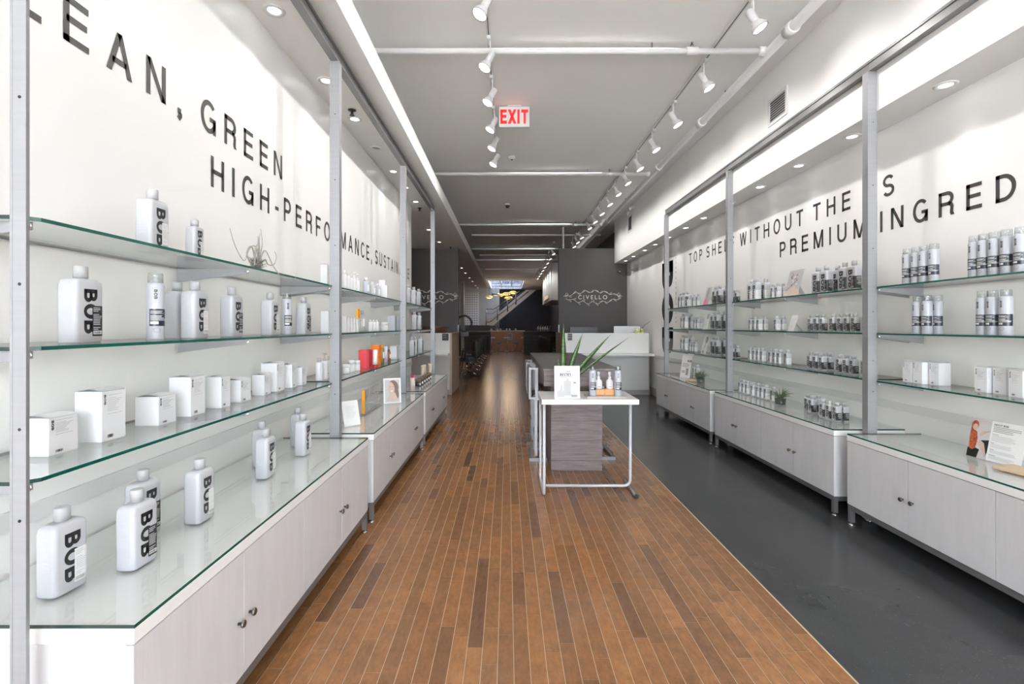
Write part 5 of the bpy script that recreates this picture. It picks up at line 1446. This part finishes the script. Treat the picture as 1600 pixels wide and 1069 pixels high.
def bar():
    # dark board-clad boxes either side, orange cabinet between them further back
    for x0, x1, lab in ((-2.9, -.86, 'dark board clad counter beside the orange bar, display board side'), (.80, 2.905, 'dark board clad counter beside the orange bar, bottle side')):
        t = thing('dark_counter', lab, 'counter', (0, 0, 0))
        for k in range(6):
            MB().box(x0, x1, 23.4, 24.6, k * .18 + .002, (k + 1) * .18 - .004).build('board', M_DKWOOD, t)
        MB().box(x0 - .0, x1 + .0, 23.36, 24.64, 1.08, 1.12).build('worktop', M_DKWOOD, t)
    t = thing('bar_counter', 'orange wood bar counter at the far end of the shop', 'counter', (0, 26.6, 0))
    x0, x1 = -1.0, .96
    MB().box(x0, x1, .3, .6, 0, 1.08).build('back_panel', M_ORCAB, t)
    MB().box(x0, x1, 0, .6, 1.081, 1.13).build('worktop', M_STONE, t)
    MB().box(x0, x1, -.02, .02, 1.0, 1.08).build('fascia', M_ORCAB, t)
    for x in (x0, -.03, x1 - .06): MB().box(x, x + .06, .0, .3, 0, .999).build('upright', M_ORCAB, t)
    MB().box(x0 + .06, x1 - .06, .05, .299, .58, .62).build('shelf', M_ORWOOD, t)
    t = thing('framed_picture', 'small white framed picture on the orange bar shelf', 'picture', (.14, 26.60, .6205))
    MB().box(-.13, .13, .06, .08, 0, .36).build('frame', M_WHITE, t)
    MB().box(-.09, .09, .055, .0595, .04, .32).build('print', M_GREYPR, t)
    for i, x in enumerate((-.46, .44)):
        t = thing('saddle_stool', f'black saddle stool before orange bar, {"display board side" if i == 0 else "bottle side"}', 'stool', (x, 25.9, 0), 0, 'saddle stools at the bar')
        MB().box(-.20, .20, -.12, .12, .46, .52, bev=.03).build('seat', M_BLACKL, t); MB().lathe([(.02, .08), (.02, .46)], n=8).build('column', M_CHROME, t)
        for k in range(5): a = 2 * PI * k / 5; MB().tube([(0, 0, .10), (.27 * math.cos(a), .27 * math.sin(a), .03)], [.02, .012], 6).build('leg', M_CHROME, t)
    for i, x in enumerate((-.86, -.02, .90)):
        t = thing('round_stool', f'white round bar stool, {ORD[i]} from the display board', 'stool', (x, 26.2, 0), 0, 'white round stools at the bar')
        MB().lathe([(.16, .70), (.19, .72), (.19, .75), (.16, .77)], n=18).build('seat', M_FIX, t); MB().lathe([(.02, .05), (.02, .70)], n=8).build('column', M_CHROME, t)
        MB().lathe([(.22, 0), (.22, .02), (.03, .05)], n=18).build('base', M_CHROME, t)
    for i in range(6):
        t = thing('pump_bottle', f'white pump bottle on dark counter, {ORD[i]} from the orange bar', 'bottle', (1.50 + i * .115, 23.6, 1.1205), 0, 'white pump bottles in a row')
        MB().lathe([(.045, 0), (.045, .17), (.02, .20)], n=10).build('body', M_FIX, t); MB().lathe([(.012, .20), (.012, .25)], n=8).box(0, .05, -.01, .01, .25, .27).build('pump', M_FIX, t)
    rnd = random.Random(9)
    for i in range(9):
        x = -.9 + i * .17; m = (M_FIX, M_NAVY, M_FIX)[i % 3]
        t = thing('bar_item', f'small {"blue" if i % 3 == 1 else "white"} pot on the bar worktop, {ORD[i]} from display board', 'pot', (x, 26.75, 1.1305), 0, 'small pots on the bar')
        MB().lathe([(.04, 0), (.05, .04 + .05 * rnd.random()), (.03, .11)], n=10).build('body', m, t)
bar()
def pendants():
    spec = [((764.4, 464.5), .22, 'lit'), ((774.5, 459.8), .27, 'd'), ((783.6, 461.5), .16, 'lit'), ((791, 459.5), .24, 'lit'), ((794.2, 465.8), .25, 'lit'), ((801.6, 457.2), .25, 'lit')]
    for i, ((px, py), r, k) in enumerate(spec):
        y = 28.2 + (i % 3) * .3
        x = (px - 793) / F * y; z = CAM_Z - (py - 509) / F * y
        t = thing('pendant_lamp', f'gold dome pendant lamp, {ORD[i]} from the display board', 'lamp', (x, y, z), 0, 'gold pendants over the bar')
        MB().lathe([(.04, .10), (r * .55, .09), (r * .92, .03), (r, -.01), (r * .8, -.05), (r * .5, -.065)], n=20, cap1=False).build('shade', M_GOLD if k == 'lit' else M_BRUSH_D, t)
        MB().lathe([(r * .3, -.05), (r * .5, -.062), (r * .3, -.07)], n=14).build('bulb', M_GOLDLIT, t)
        MB().tube([(0, 0, .10), (0, 0, ZC + .1698 - z)], .006, 5).build('cord', M_BLACKP, t)
        if i in (0, 3, 5): L = bpy.data.lights.new('lamp_light', 'POINT'); L.energy = 22; L.color = (1, .72, .42); L.shadow_soft_size = .22; o = bpy.data.objects.new('lamp_light', L); COL.objects.link(o); o.location = (0, 0, -.12); o.parent = t
pendants()
def stairs():
    y = 31.0
    k = y / F
    def P(px, py): return ((px - 793) * k, CAM_Z - (py - 509) * k)
    t = thing('staircase', 'grey painted staircase rising over the orange bar', 'stairs', (0, y, 0))
    a0 = P(772, 508); a1 = P(836, 452)
    th = .55
    def prism(pts, y0, y1, nm, m):
        n = len(pts); MB().add([(x, y0, z) for x, z in pts] + [(x, y1, z) for x, z in pts], [list(range(n))] + [list(reversed(range(n, 2 * n)))] + [[i, n + i, n + (i + 1) % n, (i + 1) % n] for i in range(n)]).build(nm, m, t)
    p0 = P(759, 508); p1 = P(769, 508.5); p2 = P(835.5, 456); p3 = P(826, 456); p4 = P(759, 496)
    prism([P(760, 508.5), P(771, 508.5), P(838, 453), P(822, 453), P(768, 497), P(760, 497)], 0, .06, 'stringer', M_GREYDISK)
    for i in range(16):
        q = i / 15; x, z = P(768 + 55 * q, 497 - 44 * q)
        MB().box(x - .16, x + .16, .07, 1.2, z - .2, z - .16).build('tread', M_GREYDISK, t)
    def rail(a, b, nm, r=.02): xa, za = P(*a); xb, zb = P(*b); MB().tube([(xa, -.02, za), (xb, -.02, zb)], r, 6).build(nm, M_BRUSH_D, t)
    rail((760, 483), (772, 483), 'handrail', .03); rail((772, 483), (812, 455), 'handrail', .03)
    rail((760, 490), (770, 490), 'mid_rail'); rail((770, 490), (818, 455), 'mid_rail'); rail((760, 503), (766, 503), 'mid_rail'); rail((766, 503), (826, 455), 'mid_rail')
    for px, b, tp in ((759.5, 518, 483), (777, 500, 479), (793, 487, 468), (806, 476, 459)): rail((px, b), (px, tp), 'post', .035)
    # lit hall wall behind the stair foot and the sample board
    w = thing('display_board', 'white board with rows of small samples beside the stair', 'board', (-2.35, 32.349, 0))
    kk = 32.35 / F; bx0, bx1 = (725 - 793) * kk + 2.35, (748 - 793) * kk + 2.35; z0, z1 = CAM_Z + (509 - 510) * kk, CAM_Z + (509 - 456) * kk
    MB().box(bx0, bx1, 0, .05, z0, z1).build('board', M_FIX, w)
    s = MB()
    for r_ in range(15):
        for c in range(6):
            x = bx0 + (bx1 - bx0) * (c + .6) / 6.4; z = z0 + (z1 - z0) * (r_ + .5) / 15
            s.box(x - .04, x + .04, -.03, -.001, z - .03, z + .03)
    o = s.build('samples', M_BRUSH_D, w); o['kind'] = 'stuff'
    struct('wall_stair_hall', MB().box(-3.19, -.55, 32.4, 32.5, 1.1, ZC), M_STAIR_WALL)
    struct('floor_landing', MB().box(-3.19, -.86, 31.0, 32.39, 0.0, 1.40), M_BACK)
    struct('wall_low', MB().box(-3.1, -1.0, 28.6, 28.8, 0, 1.42), M_BACK)
stairs()
du = thing('air_duct', 'white boxed air duct above the salon chairs', 'duct', (0, 0, 0))
MB().box(1.75, 2.905, 19.0, 24.0, 2.42, 3.9).build('casing', M_CEIL, du); MB().box(1.72, 1.7495, 20.2, 22.8, 2.55, 2.7).build('grille', M_STEEL_D, du)
